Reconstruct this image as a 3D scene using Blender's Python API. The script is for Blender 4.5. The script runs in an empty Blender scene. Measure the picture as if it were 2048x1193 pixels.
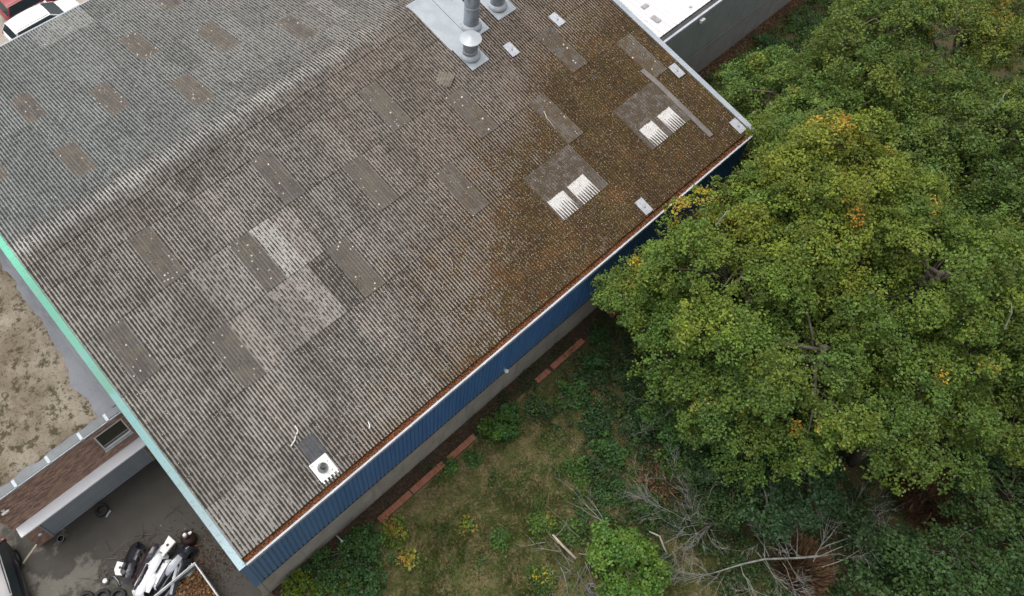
import bpy, math, random
import numpy as np
from mathutils import Vector, Matrix, noise as mnoise

rnd = random.Random(7)
rs = np.random.RandomState(11)
PI = math.pi
R = math.radians
sc = bpy.context.scene
COL = sc.collection

# ------------------------------------------------------------------ camera
cam = bpy.data.cameras.new('camera')
cam.sensor_width = 36.0
cam.lens = 1718.5 / 2048 * 36
cam.shift_x = 0.07816
cam.shift_y = -0.0624
cam.clip_start = 0.5
cam.clip_end = 2000
co = bpy.data.objects.new('camera', cam)
COL.objects.link(co)
co.location = (0.7895, -22.5743, 35.7569)
_p, _y = R(57.3788), R(41.7179)
_f = Vector((math.sin(_y) * math.cos(_p), math.cos(_y) * math.cos(_p), -math.sin(_p)))
co.rotation_euler = _f.to_track_quat('-Z', 'Y').to_euler()
sc.camera = co

# ------------------------------------------------------------------ light
SUN_AZ, SUN_EL = R(-20), R(74)
w = bpy.data.worlds.new('World')
sc.world = w
w.use_nodes = True
bg = w.node_tree.nodes['Background']
sky = w.node_tree.nodes.new('ShaderNodeTexSky')
sky.sky_type = 'NISHITA'
sky.sun_disc = False
sky.sun_elevation = SUN_EL
sky.sun_rotation = SUN_AZ
sky.air_density = 1.0
sky.dust_density = 6.0
sky.ozone_density = 1.0
hs = w.node_tree.nodes.new('ShaderNodeHueSaturation')     # cloud cover: the whole sky is nearly grey
hs.inputs['Saturation'].default_value = 0.30
w.node_tree.links.new(sky.outputs[0], hs.inputs['Color'])
w.node_tree.links.new(hs.outputs[0], bg.inputs[0])
bg.inputs[1].default_value = 0.15
sl = bpy.data.lights.new('sun', 'SUN')
sl.energy = 0.7
sl.angle = R(60)
sl.color = (1.0, 0.96, 0.9)
so = bpy.data.objects.new('sun', sl)
COL.objects.link(so)
so.location = (20, 20, 60)
_d = Vector((-math.sin(SUN_AZ) * math.cos(SUN_EL), -math.cos(SUN_AZ) * math.cos(SUN_EL), -math.sin(SUN_EL)))
so.rotation_euler = _d.to_track_quat('-Z', 'Y').to_euler()
sc.view_settings.view_transform = 'Standard'
sc.view_settings.look = 'None'
sc.view_settings.exposure = 0.42
sc.view_settings.gamma = 1.0
sc.view_settings.use_curve_mapping = False
sc.cycles.max_bounces = 6
sc.cycles.diffuse_bounces = 3
sc.cycles.glossy_bounces = 2
sc.cycles.transmission_bounces = 4
sc.cycles.use_adaptive_sampling = True

# ------------------------------------------------------------------ helpers
def link(o, parent=None):
    COL.objects.link(o)
    if parent is not None:
        o.parent = parent
    return o

def tag(o, label, cat, group=None, kind=None):
    o['label'] = label
    o['category'] = cat
    if group:
        o['group'] = group
    if kind:
        o['kind'] = kind
    return o

def thing(name, loc, label, cat, group=None, rz=0.0, rot=None):
    o = bpy.data.objects.new(name, None)
    o.empty_display_size = 0.3
    o.location = loc
    o.rotation_euler = rot if rot else (0, 0, rz)
    link(o)
    return tag(o, label, cat, group)

class MB:
    """collects simple shapes into one mesh"""
    def __init__(s):
        s.v = []
        s.f = []
    def add(s, vs, fs):
        k = len(s.v)
        s.v += [tuple(q) for q in vs]
        s.f += [tuple(i + k for i in f) for f in fs]
        return s
    def box(s, x0, y0, z0, x1, y1, z1, b=0.0):
        if b > 0:
            b = min(b, abs(x1 - x0) * .45, abs(y1 - y0) * .45, abs(z1 - z0) * .45)
            vs = []
            for (X, sx) in ((x0, 1), (x1, -1)):
                for (Y, sy) in ((y0, 1), (y1, -1)):
                    for (Z, sz) in ((z0, 1), (z1, -1)):
                        vs += [(X, Y + sy * b, Z + sz * b), (X + sx * b, Y, Z + sz * b), (X + sx * b, Y + sy * b, Z)]
            fs = []
            c = lambda i, j, k, a: ((i * 2 + j) * 2 + k) * 3 + a
            for i in (0, 1):
                q = [c(i, 0, 0, 0), c(i, 0, 1, 0), c(i, 1, 1, 0), c(i, 1, 0, 0)]; fs.append(q if i == 0 else q[::-1])
                q = [c(0, i, 0, 1), c(1, i, 0, 1), c(1, i, 1, 1), c(0, i, 1, 1)]; fs.append(q if i == 0 else q[::-1])
                q = [c(0, 0, i, 2), c(0, 1, i, 2), c(1, 1, i, 2), c(1, 0, i, 2)]; fs.append(q if i == 0 else q[::-1])
            for i in (0, 1):
                for j in (0, 1):
                    fs.append([c(i, j, 0, 0), c(i, j, 1, 0), c(i, j, 1, 1), c(i, j, 0, 1)])
                    fs.append([c(i, 0, j, 0), c(i, 1, j, 0), c(i, 1, j, 2), c(i, 0, j, 2)])
                    fs.append([c(0, i, j, 1), c(1, i, j, 1), c(1, i, j, 2), c(0, i, j, 2)])
                    for k in (0, 1):
                        fs.append([c(i, j, k, 0), c(i, j, k, 1), c(i, j, k, 2)])
            return s.add(vs, fs)
        vs = [(x, y, z) for x in (x0, x1) for y in (y0, y1) for z in (z0, z1)]
        fs = [(0, 1, 3, 2), (4, 6, 7, 5), (0, 4, 5, 1), (2, 3, 7, 6), (0, 2, 6, 4), (1, 5, 7, 3)]
        return s.add(vs, fs)
    def lathe(s, prof, n=24, c=(0, 0, 0), cap0=True, cap1=True, axis='z'):
        vs = []
        for r, h in prof:
            for i in range(n):
                a = 2 * PI * i / n
                p = (r * math.cos(a), r * math.sin(a), h)
                if axis == 'x':
                    p = (p[2], p[0], p[1])
                elif axis == 'y':
                    p = (p[0], p[2], p[1])
                vs.append((p[0] + c[0], p[1] + c[1], p[2] + c[2]))
        fs = []
        for j in range(len(prof) - 1):
            for i in range(n):
                k = (i + 1) % n
                fs.append((j * n + i, j * n + k, (j + 1) * n + k, (j + 1) * n + i))
        if cap0:
            fs.append(tuple(range(n))[::-1])
        if cap1:
            fs.append(tuple((len(prof) - 1) * n + i for i in range(n)))
        return s.add(vs, fs)
    def tube(s, pts, radii, n=6, cap=True):
        pts = [Vector(q) for q in pts]
        vs, fs = [], []
        up = Vector((0.13, 0.21, 0.97))
        for i, q in enumerate(pts):
            t = (pts[min(i + 1, len(pts) - 1)] - pts[max(i - 1, 0)])
            if t.length < 1e-9:
                t = Vector((0, 0, 1))
            t.normalize()
            a = t.cross(up)
            if a.length < 1e-3:
                a = t.cross(Vector((1, 0, 0)))
            a.normalize()
            b = t.cross(a)
            r = radii[i] if hasattr(radii, '__len__') else radii
            for k in range(n):
                an = 2 * PI * k / n
                vs.append(q + (a * math.cos(an) + b * math.sin(an)) * r)
        for i in range(len(pts) - 1):
            for k in range(n):
                l = (k + 1) % n
                fs.append((i * n + k, i * n + l, (i + 1) * n + l, (i + 1) * n + k))
        if cap:
            fs.append(tuple(range(n))[::-1])
            fs.append(tuple((len(pts) - 1) * n + k for k in range(n)))
        return s.add(vs, fs)
    def grid(s, rows):
        n = len(rows[0])
        vs = [q for r in rows for q in r]
        fs = [(j * n + i, j * n + i + 1, (j + 1) * n + i + 1, (j + 1) * n + i) for j in range(len(rows) - 1) for i in range(n - 1)]
        return s.add(vs, fs)
    def prism(s, poly, z0, z1):
        n = len(poly)
        vs = [(x, y, z0) for x, y in poly] + [(x, y, z1) for x, y in poly]
        fs = [tuple(range(n))[::-1], tuple(range(n, 2 * n))]
        fs += [(i, (i + 1) % n, n + (i + 1) % n, n + i) for i in range(n)]
        return s.add(vs, fs)
    def mesh(s, name, mat, smooth=False):
        m = bpy.data.meshes.new(name)
        m.from_pydata(s.v, [], s.f)
        if mat is not None:
            m.materials.append(mat)
        if smooth:
            m.polygons.foreach_set('use_smooth', [True] * len(m.polygons))
        m.update()
        return m
    def build(s, name, mat, parent=None, smooth=False, auto=None):
        m = s.mesh(name, mat, smooth or auto is not None)
        if auto is not None:
            m.set_sharp_from_angle(angle=R(auto))
        o = bpy.data.objects.new(name, m)
        return link(o, parent)

def quads_obj(name, V, mat, tint=None, parent=None, smooth=False):
    """V: (n,4,3) numpy quads; tint (n,3) per-quad colour"""
    n = len(V)
    m = bpy.data.meshes.new(name)
    m.vertices.add(n * 4)
    m.vertices.foreach_set('co', np.ascontiguousarray(V, dtype=np.float32).reshape(-1))
    m.loops.add(n * 4)
    m.loops.foreach_set('vertex_index', np.arange(n * 4, dtype=np.int32))
    m.polygons.add(n)
    m.polygons.foreach_set('loop_start', np.arange(0, n * 4, 4, dtype=np.int32))
    if tint is not None:
        ca = m.color_attributes.new('tint', 'FLOAT_COLOR', 'POINT')
        c = np.ones((n, 4, 4), dtype=np.float32)
        c[:, :, :3] = np.asarray(tint)[:, None, :]
        ca.data.foreach_set('color', c.reshape(-1))
    m.materials.append(mat)
    m.update(calc_edges=True)
    m.validate()
    o = bpy.data.objects.new(name, m)
    return link(o, parent)

# ------------------------------------------------------------------ node helper
class NT:
    def __init__(s, name):
        s.mat = bpy.data.materials.new(name)
        s.mat.use_nodes = True
        s.t = s.mat.node_tree
        s.bsdf = s.t.nodes['Principled BSDF']
        s.out = s.t.nodes['Material Output']
    def node(s, typ, **kw):
        n = s.t.nodes.new(typ)
        for k, v in kw.items():
            setattr(n, k, v)
        return n
    def set(s, sock, v):
        if isinstance(v, bpy.types.NodeSocket):
            s.t.links.new(v, sock)
        elif isinstance(v, (tuple, list)) and len(v) == 3 and len(sock.default_value) == 4:
            sock.default_value = (*v, 1)
        else:
            sock.default_value = v
    def m(s, op, a, b=0.0, c=None, clamp=False):
        n = s.node('ShaderNodeMath', operation=op, use_clamp=clamp)
        s.set(n.inputs[0], a)
        s.set(n.inputs[1], b)
        if c is not None:
            s.set(n.inputs[2], c)
        return n.outputs[0]
    def mix(s, f, a, b, mode='MIX'):
        n = s.node('ShaderNodeMix', data_type='RGBA', blend_type=mode)
        s.set(n.inputs[0], f)
        s.set(n.inputs[6], a)
        s.set(n.inputs[7], b)
        return n.outputs[2]
    def ss(s, x, lo, hi, o0=0.0, o1=1.0):
        n = s.node('ShaderNodeMapRange', interpolation_type='SMOOTHSTEP')
        for i, v in enumerate((x, lo, hi, o0, o1)):
            s.set(n.inputs[i], v)
        return n.outputs[0]
    def noise(s, vec, scale, detail=2.0, rough=0.5):
        n = s.node('ShaderNodeTexNoise')
        s.set(n.inputs['Vector'], vec)
        n.inputs['Scale'].default_value = scale
        n.inputs['Detail'].default_value = detail
        n.inputs['Roughness'].default_value = rough
        return n.outputs[0]
    def vor(s, vec, scale):
        n = s.node('ShaderNodeTexVoronoi')
        s.set(n.inputs['Vector'], vec)
        n.inputs['Scale'].default_value = scale
        return n.outputs['Distance'], n.outputs['Color']
    def comb(s, x, y, z):
        n = s.node('ShaderNodeCombineXYZ')
        for i, v in enumerate((x, y, z)):
            s.set(n.inputs[i], v)
        return n.outputs[0]
    def sep(s, v):
        n = s.node('ShaderNodeSeparateXYZ')
        s.set(n.inputs[0], v)
        return n.outputs
    def pos(s):
        return s.node('ShaderNodeNewGeometry').outputs['Position']
    def obj(s):
        return s.node('ShaderNodeTexCoord').outputs['Object']
    def info(s):
        return s.node('ShaderNodeObjectInfo').outputs
    def bump(s, h, strength=0.3, dist=0.02):
        n = s.node('ShaderNodeBump')
        n.inputs['Strength'].default_value = strength
        n.inputs['Distance'].default_value = dist
        s.set(n.inputs['Height'], h)
        s.t.links.new(n.outputs[0], s.bsdf.inputs['Normal'])
    def fin(s, col, rough=0.8, metal=0.0, spec=None):
        s.set(s.bsdf.inputs['Base Color'], col)
        s.set(s.bsdf.inputs['Roughness'], rough)
        s.bsdf.inputs['Metallic'].default_value = metal
        if spec is not None:
            s.bsdf.inputs['Specular IOR Level'].default_value = spec
        return s.mat

def rough_mat(name, c1, c2, scale=3.0, rough=0.8, metal=0.0, bump=0.15, fine=40.0, rand=0.0, spec=None):
    """two tones mixed by noise, fine grain, optional per-object variation"""
    t = NT(name)
    p = t.obj()
    n = t.ss(t.noise(p, scale, 5, .6), .35, .65)
    c = t.mix(n, c1, c2)
    g = t.noise(p, fine, 3)
    c = t.mix(.35, c, t.mix(g, (.4, .4, .4), (.62, .62, .62)), 'OVERLAY')
    if rand:
        r = t.m('MULTIPLY_ADD', t.info()['Random'], 2 * rand, 1 - rand)
        c = t.mix(1.0, c, t.comb(r, r, r), 'MULTIPLY')
    if bump:
        t.bump(g, bump, .01)
    return t.fin(c, rough, metal, spec)

# ------------------------------------------------------------------ materials
L_SHEET = 28.08 / 30
CP = 28.08 / 30 / 7                      # corrugation pitch

def roof_coords(t):
    P = t.pos()
    x, y, z = t.sep(P)
    ph = t.m('DIVIDE', x, CP)
    crest = t.m('MULTIPLY_ADD', t.m('COSINE', t.m('MULTIPLY', ph, 2 * PI)), .5, .5)
    tid = t.m('FLOOR', ph)
    cid = t.m('FLOOR', t.m('ADD', ph, .5))
    return P, x, y, z, crest, tid, cid

def moss_mask(t, P, x, y):
    big = t.noise(P, .28, 3, .55)
    m = t.m('SUBTRACT', t.m('SUBTRACT', x, 10.6), t.m('MULTIPLY', t.m('ADD', y, 10.0), 1.45))
    m = t.m('ADD', m, t.m('MULTIPLY', t.m('SUBTRACT', big, .5), 13.0))
    m = t.m('ADD', m, t.m('MULTIPLY', t.m('SUBTRACT', t.noise(P, 1.5, 4, .65), .5), 9.0))
    m = t.ss(m, -5.0, 8.5)
    m = t.m('MULTIPLY', m, t.ss(y, -2.0, -8.5, .62, 1.0))
    return t.m('MULTIPLY', m, t.ss(y, -1.2, -2.6))

def make_fibre(name, pale=False):
    t = NT(name)
    P, x, y, z, crest, tid, cid = roof_coords(t)
    inf = t.info()
    oc = t.node('ShaderNodeSeparateColor')
    t.set(oc.inputs[0], inf['Color'])
    pal, cln, red = oc.outputs[0], oc.outputs[1], oc.outputs[2]
    dash = t.ss(t.noise(t.comb(t.m('MULTIPLY', tid, 7.31), t.m('MULTIPLY', y, 3.6), 0.0), 1.0, 4, .65), .30, .68)
    big = t.noise(P, .33, 4, .6)
    mid = t.noise(P, 2.2, 4, .6)
    fine = t.noise(P, 26, 3, .6)
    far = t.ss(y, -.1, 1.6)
    # clean sheet colour
    base = t.mix(t.ss(big, .30, .70), (.285, .272, .254), (.215, .202, .187))
    base = t.mix(t.ss(x, 9, 17), base, (.228, .196, .172))
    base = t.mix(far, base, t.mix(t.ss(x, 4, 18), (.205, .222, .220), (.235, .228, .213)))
    base = t.mix(t.m('MULTIPLY', pal, .75), base, (.36, .355, .34))
    base = t.mix(t.m('MULTIPLY', red, .45), base, (.23, .165, .145))
    base = t.mix(.55, base, t.mix(mid, (.3, .3, .3), (.72, .71, .70)), 'OVERLAY')
    base = t.mix(.5, base, t.mix(fine, (.25, .25, .25), (.75, .75, .74)), 'OVERLAY')
    # ridge highlight painted into the sheet colour as a pale band
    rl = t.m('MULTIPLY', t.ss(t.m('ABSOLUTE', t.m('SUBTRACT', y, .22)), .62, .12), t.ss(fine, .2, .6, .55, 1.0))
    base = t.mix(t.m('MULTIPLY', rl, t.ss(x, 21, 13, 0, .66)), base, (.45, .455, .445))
    # dirt lying in the troughs
    lim = t.m('ADD', t.m('MULTIPLY_ADD', dash, .66, .31), t.m('MULTIPLY', t.m('SUBTRACT', big, .5), .45))
    lim = t.m('ADD', lim, t.m('MULTIPLY', t.m('SUBTRACT', t.noise(P, 17, 3, .7), .5), 1.05))
    lim = t.m('SUBTRACT', lim, t.m('MULTIPLY', cln, .42))
    w = t.m('SUBTRACT', t.m('ADD', lim, .26), crest)
    dirt = t.ss(w, 0.20, .36)
    dcol = t.mix(mid, (.026, .023, .019), (.052, .045, .036))
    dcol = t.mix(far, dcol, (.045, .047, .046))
    c = t.mix(t.m('MULTIPLY', dirt, .95), base, dcol)
    # grime caught at the laps and side joints
    lapd = t.m('MULTIPLY', t.m('FRACT', t.m('DIVIDE', t.m('SUBTRACT', t.m('ABSOLUTE', y), 1.865), 2.43)), 2.43)
    lapm = t.m('MULTIPLY', t.ss(lapd, .055, .01), t.ss(t.noise(P, 2.3, 4, .7), .42, .62))
    sided = t.m('MULTIPLY', t.m('ABSOLUTE', t.m('SUBTRACT', t.m('FRACT', t.m('ADD', t.m('DIVIDE', x, L_SHEET), .5)), .5)), L_SHEET)
    sidem = t.m('MULTIPLY', t.ss(sided, .026, .008), t.ss(t.noise(t.comb(t.m('FLOOR', t.m('ADD', t.m('DIVIDE', x, L_SHEET), .5)), t.m('MULTIPLY', y, .35), 0), 1.7, 1), .55, .62))
    c = t.mix(t.m('MULTIPLY', t.m('MAXIMUM', t.m('MULTIPLY', lapm, .62), t.m('MULTIPLY', sidem, .45)), .9), c, (.04, .036, .03))
    # moss
    mm = moss_mask(t, P, x, y)
    mfine = t.noise(P, 9.0, 4, .65)
    mf = t.m('ADD', t.m('MULTIPLY', mm, 1.25), t.m('MULTIPLY', t.m('SUBTRACT', mfine, .5), 1.1))
    mf = t.m('SUBTRACT', mf, t.m('MULTIPLY', crest, .78))
    mf = t.ss(mf, .18, .42)
    mcol = t.mix(t.ss(t.noise(P, 1.1, 3), .38, .62), (.052, .031, .015), (.062, .043, .014))
    mcol = t.mix(t.ss(t.noise(P, .75, 5, .7), .50, .68), mcol, (.112, .054, .017))
    mcol = t.mix(t.ss(t.noise(P, 5.5, 4, .7), .46, .64, 0, .75), mcol, (.115, .066, .024))
    mcol = t.mix(t.ss(t.noise(P, 1.9, 4, .65), .56, .68, 0, .4), mcol, (.125, .10, .08))
    mcol = t.mix(.75, mcol, t.mix(t.noise(P, 30, 2), (.2, .2, .2), (.85, .85, .8)), 'OVERLAY')
    mcol = t.mix(t.ss(crest, .55, .12, 0, .7), mcol, (.022, .016, .011))
    c = t.mix(mf, c, mcol)
    # pale specks: lichen spots and crumbs
    d, vc = t.vor(P, 15.0)
    vs = t.sep(vc)
    amt = t.m('MULTIPLY_ADD', mm, .30, .07)
    amt = t.m('MULTIPLY', amt, t.ss(crest, .15, .8, .35, 1.7))
    sp = t.m('MULTIPLY', t.m('LESS_THAN', vs[0], amt), t.ss(d, .34, .22))
    scol = t.mix(vs[1], (.22, .18, .13), (.42, .37, .28))
    scol = t.mix(t.ss(mm, .5, .1), scol, (.55, .55, .53))
    c = t.mix(t.m('MULTIPLY', sp, .85), c, scol)
    r = t.m('MULTIPLY_ADD', inf['Random'], .22, .82)
    c = t.mix(1.0, c, t.comb(r, t.m('MULTIPLY', r, .99), t.m('MULTIPLY', r, .97)), 'MULTIPLY')
    t.bump(t.m('ADD', t.m('MULTIPLY', fine, .6), t.m('MULTIPLY', mf, mfine)), .5, .02)
    return t.fin(c, .93, 0, .25)

def make_rooflight():
    t = NT('weathered_rooflight')
    P, x, y, z, crest, tid, cid = roof_coords(t)
    inf = t.info()
    fine = t.noise(P, 22, 3, .6)
    mid = t.noise(P, 1.8, 4, .6)
    line = t.noise(t.comb(t.m('MULTIPLY', cid, 3.7), t.m('MULTIPLY', y, .7), 0), 1.0, 2)
    c = t.mix(inf['Random'], (.092, .080, .066), (.074, .066, .063))
    c = t.mix(t.ss(mid, .4, .7), c, (.118, .101, .075))
    c = t.mix(t.m('MULTIPLY', t.ss(crest, .3, 1.0), t.ss(line, .3, .7)), c, (.155, .138, .12))
    c = t.mix(.5, c, t.mix(fine, (.2, .2, .2), (.8, .8, .8)), 'OVERLAY')
    ox = t.sep(t.obj())
    ed = t.m('MINIMUM', t.m('MINIMUM', ox[0], t.m('SUBTRACT', L_SHEET, ox[0])), t.m('MULTIPLY', t.m('MINIMUM', ox[1], t.m('SUBTRACT', 2.47, ox[1])), .8))
    edn = t.m('ADD', ed, t.m('MULTIPLY', t.m('SUBTRACT', t.noise(P, 4.5, 4, .65), .5), .65))
    wear = t.m('MULTIPLY', t.ss(edn, .16, .0), t.m('MULTIPLY', t.ss(y, -.5, .5, .45, 1.0), t.m('MULTIPLY_ADD', inf['Random'], .55, .35)))
    strp = t.mix(t.ss(t.m('ADD', crest, t.m('MULTIPLY', t.m('SUBTRACT', fine, .5), .8)), .36, .5), (.045, .041, .036), (.24, .228, .208))
    c = t.mix(wear, c, strp)
    mm = t.m('MULTIPLY', moss_mask(t, P, x, y), t.ss(t.noise(P, 2.6, 4, .65), .40, .56))
    c = t.mix(t.m('MULTIPLY', mm, .75), c, (.075, .046, .018))
    d, vc = t.vor(P, 7.0)
    vs = t.sep(vc)
    sp = t.m('MULTIPLY', t.m('LESS_THAN', vs[0], .12), t.ss(d, .34, .18))
    c = t.mix(sp, c, t.mix(vs[1], (.5, .46, .36), (.66, .66, .63)))
    d2, vc2 = t.vor(P, 9.0)
    sp2 = t.m('MULTIPLY', t.m('LESS_THAN', t.sep(vc2)[1], .10), t.ss(d2, .34, .2))
    c = t.mix(sp2, c, (.035, .03, .026))
    return t.fin(c, .75, 0, .35)

WHITE_X = ((17.88, 18.84), (19.08, 20.06), (23.66, 24.55), (24.86, 25.72))

def make_white_light():
    t = NT('white_patched_rooflight')
    P, x, y, z, crest, tid, cid = roof_coords(t)
    rn = t.noise(t.comb(t.m('MULTIPLY', cid, 5.13), 0.0, 0.0), 1.0, 0)
    fine = t.noise(P, 25, 3, .6)
    mid = t.noise(P, 2.5, 4, .6)
    up = t.ss(t.m('ADD', y, t.m('MULTIPLY', rn, .10)), -10.50, -10.54)
    tn = t.noise(t.comb(t.m('MULTIPLY', cid, 2.77), t.m('MULTIPLY', y, 2.6), 0), 1.0, 3, .6)
    thr = t.m('ADD', t.ss(y, -10.75, -11.62, -.18, .78), t.m('MULTIPLY', t.m('SUBTRACT', tn, .5), 1.15))
    wm = t.m('MULTIPLY', up, t.ss(t.m('SUBTRACT', crest, thr), 0.0, .06))
    wn = t.m('MULTIPLY', t.m('SUBTRACT', rn, .5), .05)
    xx = t.m('ADD', x, wn)
    edge = 0.0
    for a_, b_ in WHITE_X:
        band = t.m('MULTIPLY', t.ss(xx, a_, a_ + .02), t.ss(xx, b_, b_ - .02))
        edge = band if edge == 0.0 else t.m('MAXIMUM', edge, band)
    wm = t.m('MULTIPLY', wm, edge)
    g = t.mix(mid, (.085, .070, .062), (.13, .108, .094))
    g = t.mix(t.ss(t.noise(P, 9, 3, .7), .52, .62), g, (.05, .042, .036))
    g = t.mix(t.m('MULTIPLY', t.ss(crest, .5, 1), .4), g, (.25, .22, .2))
    g = t.mix(.5, g, t.mix(fine, (.2, .2, .2), (.8, .8, .8)), 'OVERLAY')
    mo = t.m('MULTIPLY', t.ss(t.noise(P, 3.4, 4, .7), .36, .54), t.ss(y, -11.4, -10.2, .55, .92))
    g = t.mix(t.m('MULTIPLY', t.m('MAXIMUM', mo, t.ss(x, 20.1, 20.3, 0, 1)), .9) if False else mo, g, (.06, .044, .026))
    wc = t.mix(mid, (.50, .49, .47), (.62, .61, .59))
    wc = t.mix(t.ss(t.noise(P, 13, 4, .7), .50, .68, 0, .6), wc, (.30, .27, .24))
    return t.fin(t.mix(wm, g, wc), .7, 0, .35)

M = {}
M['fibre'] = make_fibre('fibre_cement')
M['rooflight'] = make_rooflight()
M['white_light'] = make_white_light()

def make_verge():
    t = NT('verge_flashing_paint')
    P = t.pos()
    x, y, z = t.sep(P)
    n = t.noise(P, 1.2, 5, .65)
    n2 = t.noise(P, 9, 4, .6)
    rp = t.node('ShaderNodeValToRGB')
    t.set(rp.inputs[0], t.m('MULTIPLY_ADD', t.m('ADD', y, t.m('MULTIPLY', t.m('SUBTRACT', n, .5), 1.2)), -1 / 14.0, 0.0))
    e = rp.color_ramp.elements
    e[0].position, e[0].color = 0.0, (.16, .62, .43, 1)
    e[1].position, e[1].color = 1.0, (.52, .66, .72, 1)
    for p_, c_ in ((.12, (0.122, 0.446, 0.310)), (.30, (0.144, 0.446, 0.331)), (.34, (0.158, 0.432, 0.374)), (.455, (0.151, 0.360, 0.266)), (.465, (0.202, 0.446, 0.418)), (.6, (0.216, 0.432, 0.446)), (.72, (0.288, 0.446, 0.475)), (.86, (0.360, 0.475, 0.518))):
        q = e.new(p_)
        q.color = (*c_, 1)
    c = t.mix(t.ss(n2, .50, .72, 0, .65), rp.outputs[0], (.20, .23, .16))
    c = t.mix(t.ss(t.noise(t.comb(t.m('MULTIPLY', x, 2), t.m('MULTIPLY', y, 1.1), 3.3), 1.3, 4, .7), .52, .7, 0, .45), c, (.30, .40, .38))
    c = t.mix(.3, c, t.mix(n2, (0.216, 0.216, 0.216), (0.504, 0.504, 0.504)), 'OVERLAY')
    c = t.mix(.22, c, (.16, .22, .19))
    return t.fin(c, .6, 0, .3)

M['verge'] = make_verge()
M['zinc'] = rough_mat('zinc_flashing', (.32, .355, .385), (.38, .415, .44), 1.5, .5, .25, .05, 30)
M['galv'] = rough_mat('galvanised_duct', (.30, .34, .38), (.42, .46, .50), 2.0, .42, .55, .05, 25)
M['galv_light'] = rough_mat('pale_galvanised', (.39, .42, .445), (.45, .475, .50), 2.5, .5, .2, .04, 25)
M['plate'] = rough_mat('pale_metal_plate', (.34, .36, .39), (.46, .475, .50), 5, .5, .15, .04, 30, .1)
M['white_trim'] = rough_mat('white_trim', (.46, .48, .52), (.36, .38, .41), 1.2, .5, 0, .03, 20)
M['white'] = rough_mat('white_plastic', (.78, .78, .77), (.70, .70, .68), 2, .5, 0, .03, 20)
M['dark'] = rough_mat('dark_rubber', (.012, .012, .013), (.025, .024, .024), 4, .8, 0, .1, 60)
M['black_metal'] = rough_mat('black_metal', (.02, .02, .022), (.04, .04, .04), 4, .45, .3, .05, 50)
M['steel'] = rough_mat('weathered_steel', (.24, .25, .26), (.36, .37, .37), 3, .5, .5, .08, 40)
M['rust'] = rough_mat('rusty_steel', (.22, .085, .03), (.12, .05, .025), 6, .85, 0, .15, 50)
M['hidden_dark'] = rough_mat('hidden_slab', (.04, .04, .04), (.06, .06, .06), 2, .9)
M['asphalt_patch'] = rough_mat('bitumen_patch', (.06, .062, .068), (.09, .09, .095), 3, .85, 0, .2, 30)
M['strip'] = rough_mat('worn_grey_felt', (.13, .115, .105), (.18, .16, .145), 2, .85, 0, .2, 30)
M['old_sheet'] = rough_mat('old_fibre_cement', (.20, .175, .14), (.13, .11, .088), 5, .9, 0, .3, 30)
M['wood'] = rough_mat('bare_wood', (.34, .29, .22), (.46, .41, .32), 3, .85, 0, .2, 30)
M['bark'] = rough_mat('bark', (.085, .07, .055), (.15, .13, .105), 4, .95, 0, .4, 25)
M['pale_bark'] = rough_mat('pale_bark', (.26, .25, .22), (.40, .39, .35), 3, .9, 0, .3, 25)
M['dead_twig'] = rough_mat('dead_twigs', (.15, .15, .13), (.24, .24, .21), 2, .95, 0, .2, 25)
M['brown_pot'] = rough_mat('dark_brown_paint', (.045, .018, .013), (.028, .013, .012), 4, .4, 0, .05, 40)

def make_clad():
    t = NT('blue_cladding')
    P = t.pos()
    x, y, z = t.sep(P)
    n = t.noise(t.comb(t.m('MULTIPLY', x, 3), 0, t.m('MULTIPLY', z, .5)), 1, 4, .6)
    c = t.mix(t.ss(n, .35, .68), (.062, .170, .385), (.085, .205, .430))
    c = t.mix(t.ss(z, 3.0, 2.25, 0, .35), c, (.16, .2, .25))
    c = t.mix(t.m('MULTIPLY', t.ss(x, 9.0, -.5), .62), c, (.17, .245, .335))
    pan = t.noise(t.comb(t.m('FLOOR', t.m('DIVIDE', x, .993)), 0, 0), 1.37, 0)
    c = t.mix(t.ss(pan, .3, .7, 0, .3), c, (.05, .13, .29))
    stk = t.noise(t.comb(t.m('MULTIPLY', x, 11), 0, t.m('MULTIPLY', z, .5)), 1, 4, .65)
    c = t.mix(t.ss(stk, .54, .78, 0, .4), c, (.13, .18, .25))
    c = t.mix(.4, c, t.mix(t.noise(P, 14, 3), (.3, .3, .3), (.7, .7, .7)), 'OVERLAY')
    return t.fin(c, .5, 0, .4)

M['clad'] = make_clad()

def make_concrete(name, c1, c2, stain):
    t = NT(name)
    P = t.pos()
    x, y, z = t.sep(P)
    n = t.noise(P, .8, 5, .65)
    st = t.noise(t.comb(t.m('MULTIPLY', x, 2.5), y, t.m('MULTIPLY', z, .35)), 1, 4, .6)
    c = t.mix(t.ss(n, .35, .65), c1, c2)
    c = t.mix(t.ss(st, .5, .75, 0, .55), c, stain)
    c = t.mix(.35, c, t.mix(t.noise(P, 20, 3), (.3, .3, .3), (.7, .7, .7)), 'OVERLAY')
    t.bump(t.noise(P, 30, 3), .2, .01)
    return t.fin(c, .9, 0, .2)

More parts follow.
